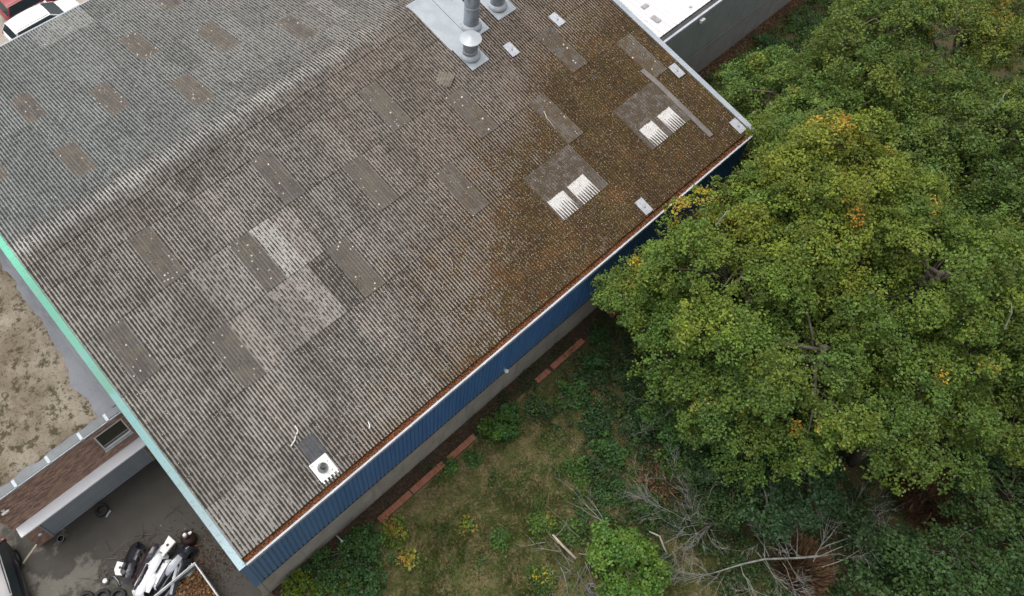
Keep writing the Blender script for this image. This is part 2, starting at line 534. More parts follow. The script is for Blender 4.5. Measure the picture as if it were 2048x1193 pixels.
M['plinth'] = make_concrete('concrete_plinth', (.33, .30, .255), (.40, .365, .31), (.21, .185, .15))
M['grey_render'] = make_concrete('grey_wall_render', (.29, .315, .305), (.34, .36, .35), (.24, .25, .24))
M['grey_plinth'] = make_concrete('grey_wall_plinth', (.29, .275, .265), (.34, .325, .31), (.22, .205, .19))
M['coping'] = make_concrete('grey_coping', (.17, .185, .185), (.21, .225, .23), (.13, .14, .125))
M['lead'] = make_concrete('grey_felt', (.17, .18, .20), (.21, .22, .24), (.15, .155, .16))
M['canopy'] = rough_mat('canopy_sheet', (.76, .775, .80), (.80, .81, .83), .8, .5, 0, .03, 15)
M['door'] = rough_mat('grey_door', (.26, .285, .30), (.31, .335, .345), .7, .55, 0, .03, 15)

def brick_mat(name, c1, c2, c3):
    t = NT(name)
    i = t.info()
    g = t.pos()
    x, y, z = t.sep(g)
    row = t.m('FLOOR', t.m('DIVIDE', t.m('SUBTRACT', z, .012), .075))
    odd = t.m('MULTIPLY', t.m('MODULO', row, 2.0), .11)
    cell = t.m('FLOOR', t.m('DIVIDE', t.m('ADD', t.m('ADD', x, 5.6), odd), .215))
    wn = t.node('ShaderNodeTexWhiteNoise', noise_dimensions='3D')
    t.set(wn.inputs['Vector'], t.comb(cell, row, t.m('MULTIPLY', i['Random'], 3.0) if name == 'red_brick' else 0.0))
    n = t.noise(g, 30, 4, .6)
    c = t.mix(wn.outputs['Value'], c1, c2)
    c = t.mix(t.ss(t.noise(g, .9, 4, .6), .45, .7, 0, .6), c, c3)
    c = t.mix(.45, c, t.mix(n, (.25, .25, .25), (.75, .75, .75)), 'OVERLAY')
    t.bump(n, .3, .008)
    return t.fin(c, .9, 0, .2)

M['brick'] = brick_mat('red_brick', (.30, .125, .075), (.22, .085, .055), (.23, .12, .075))
M['brown_brick'] = brick_mat('brown_brick', (.54, .34, .25), (.22, .145, .115), (.40, .27, .19))
M['mortar'] = rough_mat('mortar', (.33, .28, .24), (.38, .325, .28), 3, .95)
M['mortar_red'] = rough_mat('old_mortar', (.15, .10, .075), (.2, .14, .11), 3, .95)

def make_white_roof():
    t = NT('white_roof_paint')
    P = t.pos()
    x, y, z = t.sep(P)
    ln = t.m('ABSOLUTE', t.m('SINE', t.m('MULTIPLY', x, PI / .30)))
    c = t.mix(t.ss(ln, .10, .02, 0, .4), (.64, .64, .65), (.50, .485, .485))
    c = t.mix(t.ss(t.noise(P, .9, 4), .5, .75, 0, .35), c, (.54, .53, .52))
    return t.fin(c, .55, 0, .3)

M['white_roof'] = make_white_roof()
M['brown_gutter'] = rough_mat('brown_gutter', (.055, .035, .03), (.08, .055, .045), 2, .7)

def make_asphalt():
    t = NT('yard_concrete')
    P = t.pos()
    x, y, z = t.sep(P)
    n = t.noise(P, .45, 6, .62)
    n2 = t.noise(P, 1.6, 5, .65)
    wet = t.m('ADD', t.m('MULTIPLY', n, .95), t.m('MULTIPLY', n2, .55))
    wet = t.m('SUBTRACT', wet, .12)
    wet = t.m('ADD', wet, t.ss(t.m('ADD', x, t.m('MULTIPLY', y, .35)), -8.4, -4.9, -.20, .16))
    dry = t.mix(t.noise(P, 3, 4), (.125, .115, .098), (.165, .153, .131))
    dk = t.mix(t.noise(P, 2, 4), (.038, .034, .028), (.066, .060, .050))
    c = t.mix(t.ss(wet, .43, .53), dry, dk)
    d, vc = t.vor(P, 4.5)
    sp = t.m('MULTIPLY', t.m('LESS_THAN', t.sep(vc)[0], .06), t.ss(d, .2, .1))
    c = t.mix(sp, c, (.2, .19, .165))
    c = t.mix(.4, c, t.mix(t.noise(P, 35, 3), (.25, .25, .25), (.75, .75, .75)), 'OVERLAY')
    t.bump(t.noise(P, 40, 3), .25, .01)
    return t.fin(c, t.ss(wet, .42, .6, .85, .62), 0, .3)

M['yard'] = make_asphalt()
M['forecourt'] = rough_mat('beige_paving', (.33, .29, .24), (.38, .34, .28), .6, .9, 0, .15, 20)

def make_ground():
    t = NT('meadow_ground')
    P = t.pos()
    x, y, z = t.sep(P)
    n = t.noise(P, .32, 5, .62)
    n2 = t.noise(P, 1.3, 5, .65)
    n3 = t.noise(P, 14, 4, .7)
    straw = t.mix(n3, (.095, .078, .037), (.195, .160, .083))
    green = t.mix(n3, (.042, .055, .016), (.092, .108, .034))
    soil = t.mix(n3, (.035, .024, .015), (.075, .052, .033))
    c = t.mix(t.ss(n2, .42, .6), straw, green)
    wood = t.m('ADD', t.ss(t.m('SUBTRACT', x, t.m('MULTIPLY', t.m('ADD', y, 15), .1)), 12.0, 17.0), t.m('MULTIPLY', t.m('SUBTRACT', n, .5), 1.6))
    c = t.mix(t.ss(wood, .3, .65, 0, .8), c, t.mix(t.ss(n2, .40, .62), soil, t.mix(n3, (.028, .040, .013), (.060, .080, .026))))
    c = t.mix(t.ss(t.noise(P, .8, 4, .6), .6, .72, 0, .7), c, soil)
    t.bump(n3, .6, .05)
    return t.fin(c, .95, 0, .1)

M['ground'] = make_ground()

def make_soil():
    t = NT('leafy_soil')
    P = t.pos()
    n = t.noise(P, 1.2, 5, .65)
    d, vc = t.vor(P, 16)
    vs = t.sep(vc)
    c = t.mix(t.ss(n, .4, .65), (.040, .028, .020), (.065, .048, .033))
    c = t.mix(t.m('MULTIPLY', t.m('LESS_THAN', vs[0], .4), t.ss(d, .45, .3)), c, t.mix(vs[1], (.11, .06, .035), (.17, .11, .065)))
    t.bump(d, .5, .03)
    return t.fin(c, .95, 0, .1)

M['soil'] = make_soil()

def make_sediment():
    t = NT('roof_sediment')
    P = t.pos()
    n = t.noise(P, .55, 6, .65)
    n2 = t.noise(P, 3.0, 6, .7)
    n3 = t.noise(P, 22, 4, .7)
    c = t.mix(t.ss(n, .36, .62), (.265, .232, .182), (.165, .136, .098))
    c = t.mix(t.ss(t.m('ADD', n2, t.m('MULTIPLY', t.m('SUBTRACT', n3, .5), .35)), .50, .60, 0, .9), c, (.055, .046, .024))
    c = t.mix(t.ss(t.noise(P, .42, 3), .60, .72, 0, .85), c, (.38, .34, .275))
    c = t.mix(t.ss(t.noise(P, 8.5, 4, .7), .56, .66, 0, .8), c, (.075, .062, .038))
    c = t.mix(.7, c, t.mix(n3, (.15, .15, .15), (.85, .85, .85)), 'OVERLAY')
    t.bump(t.m('ADD', n2, t.m('MULTIPLY', n3, .4)), .7, .05)
    return t.fin(c, .95, 0, .15)

M['sediment'] = make_sediment()

def make_leaf(name, trans=.3, rough=.55):
    t = NT(name)
    a = t.node('ShaderNodeAttribute', attribute_name='tint')
    c = a.outputs['Color']
    t.fin(c, rough, 0, .35)
    tr = t.node('ShaderNodeBsdfTranslucent')
    t.set(tr.inputs[0], t.mix(1.0, c, (1.0, 1.0, .55), 'MULTIPLY'))
    mx = t.node('ShaderNodeMixShader')
    mx.inputs[0].default_value = trans
    t.t.links.new(t.bsdf.outputs[0], mx.inputs[1])
    t.t.links.new(tr.outputs[0], mx.inputs[2])
    t.t.links.new(mx.outputs[0], t.out.inputs[0])
    return t.mat

M['leaf'] = make_leaf('living_leaf')
M['litter'] = make_leaf('dry_leaf', .08, .9)
M['moss'] = make_leaf('moss_tuft', .0, .98)

def paint(name, c, rough=.3, metal=0.0):
    t = NT(name)
    P = t.obj()
    n = t.noise(P, 2.0, 4)
    cc = t.mix(t.ss(n, .4, .7, 0, .12), c, tuple(v * .7 + .02 for v in c))
    t.bsdf.inputs['Coat Weight'].default_value = .5
    t.bsdf.inputs['Coat Roughness'].default_value = .12
    return t.fin(cc, rough, metal, .5)

M['car_white'] = paint('white_car_paint', (.80, .81, .82))
M['car_red'] = paint('red_car_paint', (.30, .035, .04))
M['car_black'] = paint('black_car_paint', (.012, .014, .022), .22)
M['car_grey'] = paint('dark_grey_car_paint', (.03, .03, .032))
M['glass'] = NT('tinted_glass').fin((.03, .04, .045), .06, 0, .6)
M['lamp_red'] = NT('tail_lamp').fin((.35, .02, .02), .2)
M['lamp_clear'] = NT('head_lamp').fin((.6, .62, .65), .15)
M['rim'] = NT('wheel_rim').fin((.42, .43, .44), .35, .7)
M['bumper_black'] = paint('black_bumper_plastic', (.016, .017, .024), .4)
M['bumper_maroon'] = paint('maroon_bumper_plastic', (.05, .014, .022), .35)
M['bumper_white'] = paint('white_bumper_paint', (.74, .75, .78), .35)
M['bumper_silver'] = paint('silver_bumper_paint', (.38, .40, .44), .35)

# ================================================================== ground
L, WN, WF = 28.08, 13.86, 13.60
HE, HR = 5.675, 8.4775
SLOPE = (HR - HE) / WN
TH = math.atan(SLOPE)
zr = lambda y: HR - abs(y) * SLOPE       # roof plane

def sheet(name, poly, z, mat):
    m = bpy.data.meshes.new(name)
    m.from_pydata([(x, y, z) for x, y in poly], [], [tuple(range(len(poly)))])
    m.materials.append(mat)
    o = bpy.data.objects.new(name, m)
    o['kind'] = 'structure'
    return link(o)

sheet('ground', [(-900, -900), (900, -900), (900, 900), (-900, 900)], 0.0, M['ground'])
sheet('yard', [(-60, -70), (-.02, -70), (-.02, -5.5), (-5.2, -5.5), (-5.2, 13.2), (-60, 13.2)], 0.006, M['yard'])
sheet('forecourt', [(-60, 13.2), (60, 13.2), (60, 60), (-60, 60)], 0.006, M['forecourt'])
sheet('soil_bed', [(.3, -14.42), (28.6, -14.42), (28.6, -13.6), (.3, -13.6)], 0.010, M['soil'])
sheet('wall_foot_soil', [(28.2, -7.95), (62, -7.95), (62, -7.2), (28.2, -7.2)], 0.010, M['soil'])

# ================================================================== warehouse
wh = thing('warehouse', (0, 0, 0), 'large grey corrugated-roofed warehouse with blue clad wall and concrete plinth', 'warehouse')

# unseen dark slab added under the sheets to stop light leaks, and gable walls
b = MB()
def roof_slab(b, x0, x1, t0, t1):
    pts = [(-13.70, zr(13.70)), (0, HR), (13.55, zr(13.55))]
    n = len(pts)
    vs = [(x, y, z - t0) for x in (x0, x1) for y, z in pts] + [(x, y, z - t1) for x in (x0, x1) for y, z in pts]
    fs = [(0, 3, 4, 1), (1, 4, 5, 2), (6, 7, 10, 9), (7, 8, 11, 10), (0, 6, 9, 3), (2, 5, 11, 8), (0, 1, 7, 6), (1, 2, 8, 7), (3, 9, 10, 4), (4, 10, 11, 5)]
    b.add(vs, fs)
roof_slab(b, .02, L - .02, .075, .25)
b.build('hidden_slab', M['hidden_dark'], wh)
g = MB()
for x0, x1 in ((0.05, .25), (L - .25, L - .05)):
    poly = [(-13.60, 0.0), (13.45, 0.0), (13.45, zr(13.45) - .26), (0, HR - .26), (-13.60, zr(13.60) - .26)]
    n = 5
    g.add([(x0, y, z) for y, z in poly] + [(x1, y, z) for y, z in poly],
          [tuple(range(n)), tuple(range(n, 2 * n))[::-1]] + [(i, (i + 1) % n, n + (i + 1) % n, n + i)[::-1] for i in range(n)])
g.build('gable_wall', M['grey_render'], wh)
MB().box(.25, 13.25, 0, L - .25, 13.43, zr(13.43) - .28).build('rear_wall', M['grey_render'], wh)
MB().box(.25, -13.69, 0, L - .25, -13.52, 2.24, .015).build('plinth', M['plinth'], wh)
MB().box(.06, -13.715, 0, .25, -13.50, 2.24, .01).build('corner_pier', M['plinth'], wh)
MB().box(.25, -13.50, 2.24, L - .25, -13.40, 5.4).build('wall_core', M['hidden_dark'], wh)
MB().box(.02, -13.745, 2.235, L - .02, -13.50, 2.28).build('drip_flashing', M['black_metal'], wh)

# blue cladding: trapezoidal sheets, each its own panel
def clad_mesh(wd, z0, z1, nr):
    b = MB()
    pitch = wd / nr
    prof = []
    for k in range(nr):
        x = k * pitch
        prof += [(x, 0), (x + pitch * .62, 0), (x + pitch * .70, .034), (x + pitch * .92, .034)]
    prof.append((wd, 0))
    rows = [[(x, d, z) for x, d in prof] for z in (z0, z1)]
    b.grid(rows)
    return b.mesh('cladding_panel', M['clad'])
NP = 28
pw = (L - .28) / NP
cm = clad_mesh(pw, 2.28, 5.47, 5)
for k in range(NP):
    o = bpy.data.objects.new('cladding_panel', cm)
    link(o, wh)
    o.location = (.27 + k * pw, -13.735 + rnd.uniform(-.002, .002), 0)
    o.scale.x = 1.0
b = MB()
b.box(.0, -13.765, 2.25, .27, -13.70, 5.47, .006)
b.box(.0, -13.70, 2.25, .05, -13.45, 5.5)
b.build('corner_flashing', M['clad'], wh)

# corrugated sheets
CW = L / 30
def sheet_mesh(name, length, mat, lap=.10, thick=.022):
    n = 7 * 6
    xs = [i * (CW + .010) / n for i in range(n + 1)]
    pz = [.024 * math.cos(2 * PI * x / CP) for x in xs]
    b = MB()
    rows = [[(x, s, z) for x, z in zip(xs, pz)] for s in (0.0, length * .5, length + lap)]
    b.grid(rows)
    b.grid([[(x, 0.0, z - thick) for x, z in zip(xs, pz)], [(x, 0.0, z) for x, z in zip(xs, pz)]])
    return b.mesh(name, mat, True)
ROWS = [(-13.62, -11.60), (-11.60, -9.17), (-9.17, -6.74), (-6.74, -4.31), (-4.31, -1.88), (-1.88, -.05)]
cs = math.cos(TH)
MS = {}
def get_mesh(kind, ln):
    k = (kind, round(ln, 3))
    if k not in MS:
        MS[k] = sheet_mesh('rooflight' if kind != 'fibre' else 'roof_sheet', ln, M[kind])
    return MS[k]
near_light = {(1, 3), (4, 2), (4, 4), (7, 3), (10, 2), (10, 4), (13, 3), (16, 2), (16, 4), (19, 3), (22, 2), (25, 3), (28, 2)}
near_white = {(19, 1), (20, 1), (21, 1), (25, 1), (26, 1), (27, 1)}
far_light = {(1, 3), (4, 2), (4, 4), (7, 3), (10, 4), (10, 2), (13, 3), (16, 4), (13, 1)}
pale_near = {(8, 3): .95, (6, 3): .2, (7, 2): .3, (8, 2): .35, (5, 3): .2, (5, 2): .25, (6, 2): .25, (8, 1): .1, (0, 0): .35, (1, 0): .3, (2, 0): .15, (9, 3): .35}
clean_near = {(8, 3): .85, (7, 2): .85, (8, 2): .9, (5, 3): .6, (5, 2): .75, (6, 2): .6, (6, 3): .5, (0, 0): .55, (1, 0): .5, (2, 0): .3, (9, 3): .5, (4, 3): .2, (3, 2): .1, (5, 1): .2}
pale_far = {(7, 0): (.28, .8), (8, 0): (.30, .85), (9, 0): (.28, .85)}
stuff = []
for side in (0, 1):
    for c in range(30):
        for r, (ya, yb) in enumerate(ROWS):
            key = (c, r)
            ln = (yb - ya) / cs
            kind = 'fibre'
            if side == 0:
                kind = 'rooflight' if key in near_light else 'white_light' if key in near_white else 'fibre'
            elif key in far_light:
                kind = 'rooflight'
            xm = (c + .5) * CW
            lift = .058 + (.014 if kind != 'fibre' else 0) + .003 * (c % 2) + rnd.uniform(-.004, .004)
            dth = .020 / 2.5 + rnd.uniform(-.0012, .0012)
            if side == 1 and xm > 21.5 - .78 * abs(yb):
                stuff.append((c, r, ya, ln, lift))
                continue
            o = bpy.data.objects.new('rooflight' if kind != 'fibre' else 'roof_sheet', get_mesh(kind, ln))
            link(o, wh)
            if side == 0:
                o.location = (c * CW + rnd.uniform(-.007, .007), ya + rnd.uniform(-.012, .012), zr(ya) + lift + .018)
                o.rotation_euler = (TH - dth, 0, 0)
                pal = pale_near.get(key, rnd.choice((0, 0, 0, .05, .15)))
                cl = clean_near.get(key, rnd.uniform(-.14, .14))
                red = rnd.choice((0, 0, 0, 0, .2, .4)) if 3 < c < 24 else 0
            else:
                yy = -ya
                o.location = ((c + 1) * CW + .010, yy - .12 * (r == 0), zr(yy - .12 * (r == 0)) + lift + .012)
                o.rotation_euler = (TH - dth, 0, PI)
                pal, cl = pale_far.get(key, (rnd.choice((0, 0, .06, .12)), rnd.uniform(-.12, .14)))
                red = rnd.choice((0, 0, 0, .2)) if c > 12 else 0
            o.color = (max(0, pal), max(0, .5 * 0 + cl + .15), red, 1)
            if kind == 'white_light':
                o['label'] = 'rooflight with patches worn white'
            elif key == (8, 3) and side == 0:
                o['label'] = 'clean pale grey replacement sheet'
b = MB()
n = 7 * 4
for c, r, ya, ln, lift in stuff:
    yy = -ya
    rows = []
    for s in (0, ln + .1):
        row = []
        for i in range(n + 1):
            x = c * CW + (CW + .01) * i / n
            y = yy - s * cs
            row.append((x, y, zr(y) + lift + .02 * (1 - s / ln) + .024 * math.cos(2 * PI * x / CP)))
        rows.append(row)
    b.grid(rows)
o = b.build('roof_sheet', M['fibre'], wh, True)
o['kind'] = 'stuff'
o.color = (0, .15, 0, 1)
# ridge caps
n = 7 * 6
for c in range(30):
    if 21 <= c <= 22:
        continue
    b = MB()
    rows = []
    for y in (-.69, -.35, -.16, 0, .16, .35, .69):
        row = []
        for i in range(n + 1):
            x = (CW + .01) * i / n
            zz = HR - SLOPE * (y * y / .32 + .08 if abs(y) < .16 else abs(y))
            row.append((x, y, zz + .092 + .003 * (c % 2) + .024 * math.cos(2 * PI * x / CP)))
        rows.append(row)
    b.grid(rows)
    b.grid([[(x, y, z - .012) for x, y, z in rows[0]], rows[0]])
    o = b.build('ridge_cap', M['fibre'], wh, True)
    o.location.x = c * CW
    o.color = (.12, .22, 0, 1)

# verges
def verge(name, x0, x1, mat, drop):
    for k, (ya, yb) in enumerate(((-13.90, -11.6), (-11.6, -9.17), (-9.17, -6.74), (-6.74, -4.31), (-4.31, -1.88), (-1.88, 0.0), (0.0, 2.5), (2.5, 5.0), (5.0, 7.5), (7.5, 10.5), (10.5, 13.62))):
        z = lambda y: zr(y) + .105 + (.004 if k % 2 else 0)
        prof = [(x0, -drop), (x0, .012), (x0 + .012, .022), (x1 - .03, .022), (x1, -.03)]
        b = MB()
        b.grid([[(x, y, z(y) + h) for x, h in prof] for y in (ya - .0, yb + .03 * (yb != 0.0))])
        b.build(name, mat, wh)
verge('verge_flashing', -.02, .26, M['verge'], .22)
def verge_r():
    for k, (ya, yb) in enumerate(((-13.90, -11.4), (-11.4, -7.5), (-7.5, -3.6), (-3.6, 0.0), (0.0, 4.5), (4.5, 9.0), (9.0, 13.62))):
        z = lambda y: zr(y) + .105 + (.005 if k % 2 else 0)
        prof = [(L - .22, -.02), (L - .21, .022), (L - .08, .024), (L - .07, .035), (L + .03, .035), (L + .03, -.26)]
        b = MB()
        b.grid([[(x, y, z(y) + h) for x, h in prof] for y in (ya, yb + .03 * (yb != 0.0))])
        b.build('verge_flashing', M['zinc'], wh)
verge_r()
# gutters
def gutter(name, y0, y1, zt, mat, lip, x0=.0, x1=L):
    s = 1 if y1 > y0 else -1
    b = MB()
    prof = [(y0, zt - .02), (y0, zt - .15), (y1 - s * lip, zt - .15), (y1 - s * lip, zt - .005), (y1 - s * (lip - .006), zt), (y1 - s * .006, zt), (y1, zt - .006), (y1, zt - .20)]
    b.grid([[(x, y, z) for y, z in prof] for x in (x0, x1)])
    return b.build(name, mat, wh)
xs = [.27, 3.9, 7.5, 11.2, 14.9, 18.6, 22.3, 25.4, L - .1]
for i in range(8):
    gutter('gutter', -13.55, -13.90 - .002 * (i % 2), HE + .045 + .003 * (i % 2), M['white_trim'], .075, xs[i], xs[i + 1] + .01)
gutter('gutter', 13.42, 13.68, HE + .10, M['zinc'], .10)
b = MB()
for x in xs[1:-1]:
    b.box(x - .05, -13.915, HE - .12, x + .05, -13.89, HE + .05, .004)
b.build('gutter_joint', M['zinc'], wh)

# wall lamp and outlet on the blue wall
t = thing('wall_lamp', (12.75, -13.74, 2.45), 'small white wall lamp at the foot of the blue cladding', 'lamp')
MB().box(-.06, .0, -.06, .06, .045, .12, .01).build('bracket', M['white'], t)
MB().lathe([(.02, 0), (.085, .03), (.095, .09), (.06, .13)], 14, (0, -.09, .02)).build('lamp_shade', M['white'], t, True)
MB().tube([(0, .02, .05), (0, -.05, .09), (0, -.09, .06)], .018).build('arm', M['galv'], t)
t = thing('standpipe', (3.5, -13.82, 0), 'thin grey pipe leaning out from the foot of the blue wall', 'pipe')
MB().tube([(0, .03, 0), (0, -.02, .5), (.01, -.26, .62), (.01, -.34, .60)], .03, 8).build('pipe', M['galv_light'], t, True)
MB().lathe([(.05, 0), (.05, .05)], 10, (.01, -.36, .575)).build('pipe_end', M['galv_light'], t)

# ================================================================== chimneys on the roof
def flash(name, pts_xy, mat, label, cat, group=None, thick=.018, lift=.125):
    """a flat sheet following the roof slopes; pts are rectangles (x0,y0,x1,y1)"""
    return None

def slope_plate(b, x0, y0, x1, y1, lift, thick=.016):
    ys = sorted({y0, y1} | ({0.0} if y0 < 0 < y1 else set()))
    top = [[(x, y, zr(y) + lift) for x in (x0, x1)] for y in ys]
    bot = [[(x, y, zr(y) + lift - thick) for x in (x0, x1)] for y in ys]
    b.grid(top)
    b.grid([r[::-1] for r in bot])
    b.grid([bot[0], top[0]])
    b.grid([top[-1], bot[-1]])
    b.grid([[r[0] for r in top], [r[0] for r in bot]])
    b.grid([[r[1] for r in bot], [r[1] for r in top]])

def chimney(x, y, r, h, cap, plates, label, extra=None):
    z = zr(y)
    t = thing('flue_pipe', (x, y, z), label, 'flue pipe', 'metal flue pipes by the ridge')
    for k, (x0, y0, x1, y1) in enumerate(plates):
        b = MB()
        slope_plate(b, x0, y0, x1, y1, .108 + .012 * k)
        b.v = [(a - x, c - y, d - z) for a, c, d in b.v]
        b.build('flashing_sheet', M['zinc'], t)
    tl = .0
    prof = [(r * 1.42, .09), (r * 1.40, .17), (r * 1.28, .235), (r * 1.02, .30)]
    MB().lathe(prof, 32, cap0=False, cap1=False).build('base_collar', M['galv_light'], t, auto=40)
    MB().lathe([(r, -.1), (r, h)], 32, cap0=False).build('pipe', M['galv'], t, auto=40)
    bm = MB()
    for zz in ([.45, h - .06] if h < 2 else [1.3, 2.5, 3.7]):
        bm.lathe([(r + .001, zz - .02), (r + .012, zz - .012), (r + .012, zz + .012), (r + .001, zz + .02)], 32, cap0=False, cap1=False)
    bm.build('joint_band', M['galv_light'], t, auto=40)
    if cap:
        MB().lathe([(r * 1.28, h + .12), (r * 1.45, h + .125), (r * 1.46, h + .15), (r * .2, h + .27), (.02, h + .285)], 36).build('rain_cap', M['galv_light'], t, auto=30)
        b = MB()
        for k in range(4):
            a = k * PI / 2 + .3
            b.box(r * .92 * math.cos(a) - .015, r * .92 * math.sin(a) - .015, h - .02, r * .92 * math.cos(a) + .015, r * .92 * math.sin(a) + .015, h + .14)
        b.build('cap_bracket', M['steel'], t)
    else:
        MB().lathe([(r * 1.03, h - .05), (r * 1.03, h + .01), (r * .8, h + .01)], 32, cap0=False).build('pipe_end', M['galv_light'], t, auto=40)
    return t
chimney(20.20, -3.33, .335, .95, True, [(19.66, -2.7, 20.80, .42), (19.72, -4.02, 20.76, -2.69)], 'short flue pipe with a round conical rain cap near the ridge')
chimney(21.33, -2.18, .345, 4.2, False, [(20.82, -2.80, 21.92, .55)], 'tall grey flue pipe standing just behind the capped one')
chimney(23.10, -2.05, .33, 4.0, False, [(22.55, -2.72, 23.72, -.3)], 'bare flue pipe on its own square sheet right of the tall one')
chimney(24.62, -1.62, .33, 4.0, False, [(24.05, -2.30, 25.15, .1)], 'flue pipe at the photo edge farthest from the capped one')

# roof anchor plates
for k, (x, y, lab) in enumerate(((24.84, -4.25, 'pale metal anchor plate on the roof straight below the edge flue pipe'),
                    (21.93, -4.21, 'pale metal anchor plate on the roof beside the capped flue pipe'),
                    (27.45, -9.50, 'pale metal anchor plate against the grey verge, higher of two'),
                    (27.55, -13.15, 'pale metal anchor plate in the roof corner beside verge and gutter'),
                    (21.08, -13.22, 'pale metal anchor plate at the gutter where the tree reaches over'))):
    z = zr(y) + .12
    t = thing('anchor_plate', (x, y, z), lab, 'roof anchor', 'anchor plates on the roof', rot=(TH, 0, rnd.uniform(-.04, .04)))
    MB().box(-.22, -.36, 0, .22, .36, .012, .004).build('plate', M['plate'], t)
    MB().lathe([(.045, .012), (.045, .03), (.02, .035), (.02, .07), (.03, .075)], 10, (.0, -.04, 0)).build('anchor_eye', M['steel'], t, auto=40)
    b = MB()
    for sx in (-.17, .17):
        for sy in (-.3, .3):
            b.lathe([(.014, .012), (.014, .022)], 6, (sx, sy, 0))
    b.build('screw', M['steel'], t)

# small roof vent with white sheet and dark patch
y = -13.05
t = thing('roof_vent', (4.17, y, zr(y) + .10), 'small black vent pipe on a white square sheet near the gutter', 'roof vent', rot=(TH, 0, 0))
MB().box(-.36, -.38, 0, .36, .36, .014, .005).build('base_sheet', M['white'], t)
b = MB()
for k in range(5):
    b.box(-.33 + k * .15, -.47, -.02, -.27 + k * .15, -.375, .012, .004)
b.build('sheet_tab', M['white'], t)
MB().lathe([(.20, .014), (.185, .06), (.14, .15), (.10, .24)], 20, (-.02, 0, 0), cap0=False, cap1=False).build('collar', M['steel'], t, auto=40)
v = MB().lathe([(.075, .1), (.075, .52), (.09, .52), (.09, .60), (.05, .60)], 16, (-.02, 0, 0))
v.build('vent_pipe', M['black_metal'], t, auto=40)
b = MB()
for sx, sy in ((.25, .08), (.2, -.26), (-.28, .28)):
    b.lathe([(.02, .014), (.02, .03)], 8, (sx, sy, 0))
b.build('screw', M['black_metal'], t)
b = MB()
nn = 5 * 6
W5 = 5 * CP
rows = [[(4.28 - W5 / 2 + W5 * i / nn, yy, zr(yy) + .088 + .022 * math.cos(2 * PI * (4.28 - W5 / 2 + W5 * i / nn) / CP)) for i in range(nn + 1)] for yy in (-12.72, -11.85)]
b.grid(rows)
o = b.build('bitumen_patch', M['asphalt_patch'], None, True)
tag(o, 'dark grey bitumen patch on the corrugated roof just above the small vent', 'roof patch')

# broken sheet pieces and other loose things on the roof
def loose_corr(x, y, rz, wd, ln, lab):
    b = MB()
    n = 24
    rows = []
    for j, s in enumerate((0, .5, 1)):
        row = []
        for i in range(n + 1):
            u = -wd / 2 + wd * i / n
            jag = .06 * math.sin(i * 2.3) if s in (0, 1) else 0
            row.append((u, (s - .5) * ln + jag, .026 * math.cos(2 * PI * u / CP) + .03))
        rows.append(row)
    b.grid(rows)
    b.grid([[(a, c, d - .012) for a, c, d in rows[0]], rows[0]])
    o = b.build('broken_sheet', M['old_sheet'], None, True)
    o.location = (x, y, zr(y) + .10)
    o.rotation_euler = (TH, 0, rz)
    o.color = (.3, .6, .2, 1)
    return tag(o, lab, 'broken sheet')
loose_corr(18.42, -3.62, R(-62), .74, .66, 'loose broken piece of corrugated sheet lying askew on the roof')

def stick(pts, r, mat, lab, name='stick', cat='stick', lift=.13):
    b = MB()
    P = [(x, y, zr(y) + lift + rnd.uniform(0, .02)) for x, y in pts]
    b.tube(P, [r * (1 - .5 * i / max(1, len(P) - 1)) for i in range(len(P))], 5)
    o = b.build(name, mat, None, True)
    return tag(o, lab, cat)
stick([(13.0, -9.95), (12.90, -10.2), (12.62, -10.5)], .014, M['wood'], 'thin pale twig lying on the brown mossy roof')
stick([(20.85, -7.4), (20.70, -7.75), (20.70, -7.9), (20.62, -8.35)], .03, M['wood'], 'short yellowish stick lying on a dark rooflight')
t = thing('broken_stick', (0, 0, 0), 'broken white stick on the roof above the dark bitumen patch', 'stick')
for seg in ([(3.75, -11.78), (3.98, -11.70), (4.10, -11.60)], [(4.16, -11.58), (4.28, -11.50), (4.30, -11.30)]):
    b = MB()
    b.tube([(x, y, zr(y) + .125) for x, y in seg], .022, 5)
    b.build('stick_piece', M['white'], t)
stick([(6.27, -13.05), (6.36, -12.95), (6.40, -12.82)], .035, M['white'], 'small white fragment on the roof near the gutter', 'fragment', 'fragment')
b = MB()
pts = [(26.14, -8.5), (26.22, -9.6), (26.20, -10.7), (26.16, -12.75)]
b.grid([[(x - .13, y, zr(y) + .112), (x - .02, y, zr(y) + .118), (x + .12, y, zr(y) + .110)] for x, y in pts])
b.grid([[(x + .12, y, zr(y) + .110), (x + .12, y, zr(y) + .07)] for x, y in pts])
b.grid([[(x - .13, y, zr(y) + .07), (x - .13, y, zr(y) + .112)] for x, y in pts])
o = b.build('repair_strip', M['strip'], None)
tag(o, 'long grey repair strip running down the roof beside the white rooflights', 'repair strip')

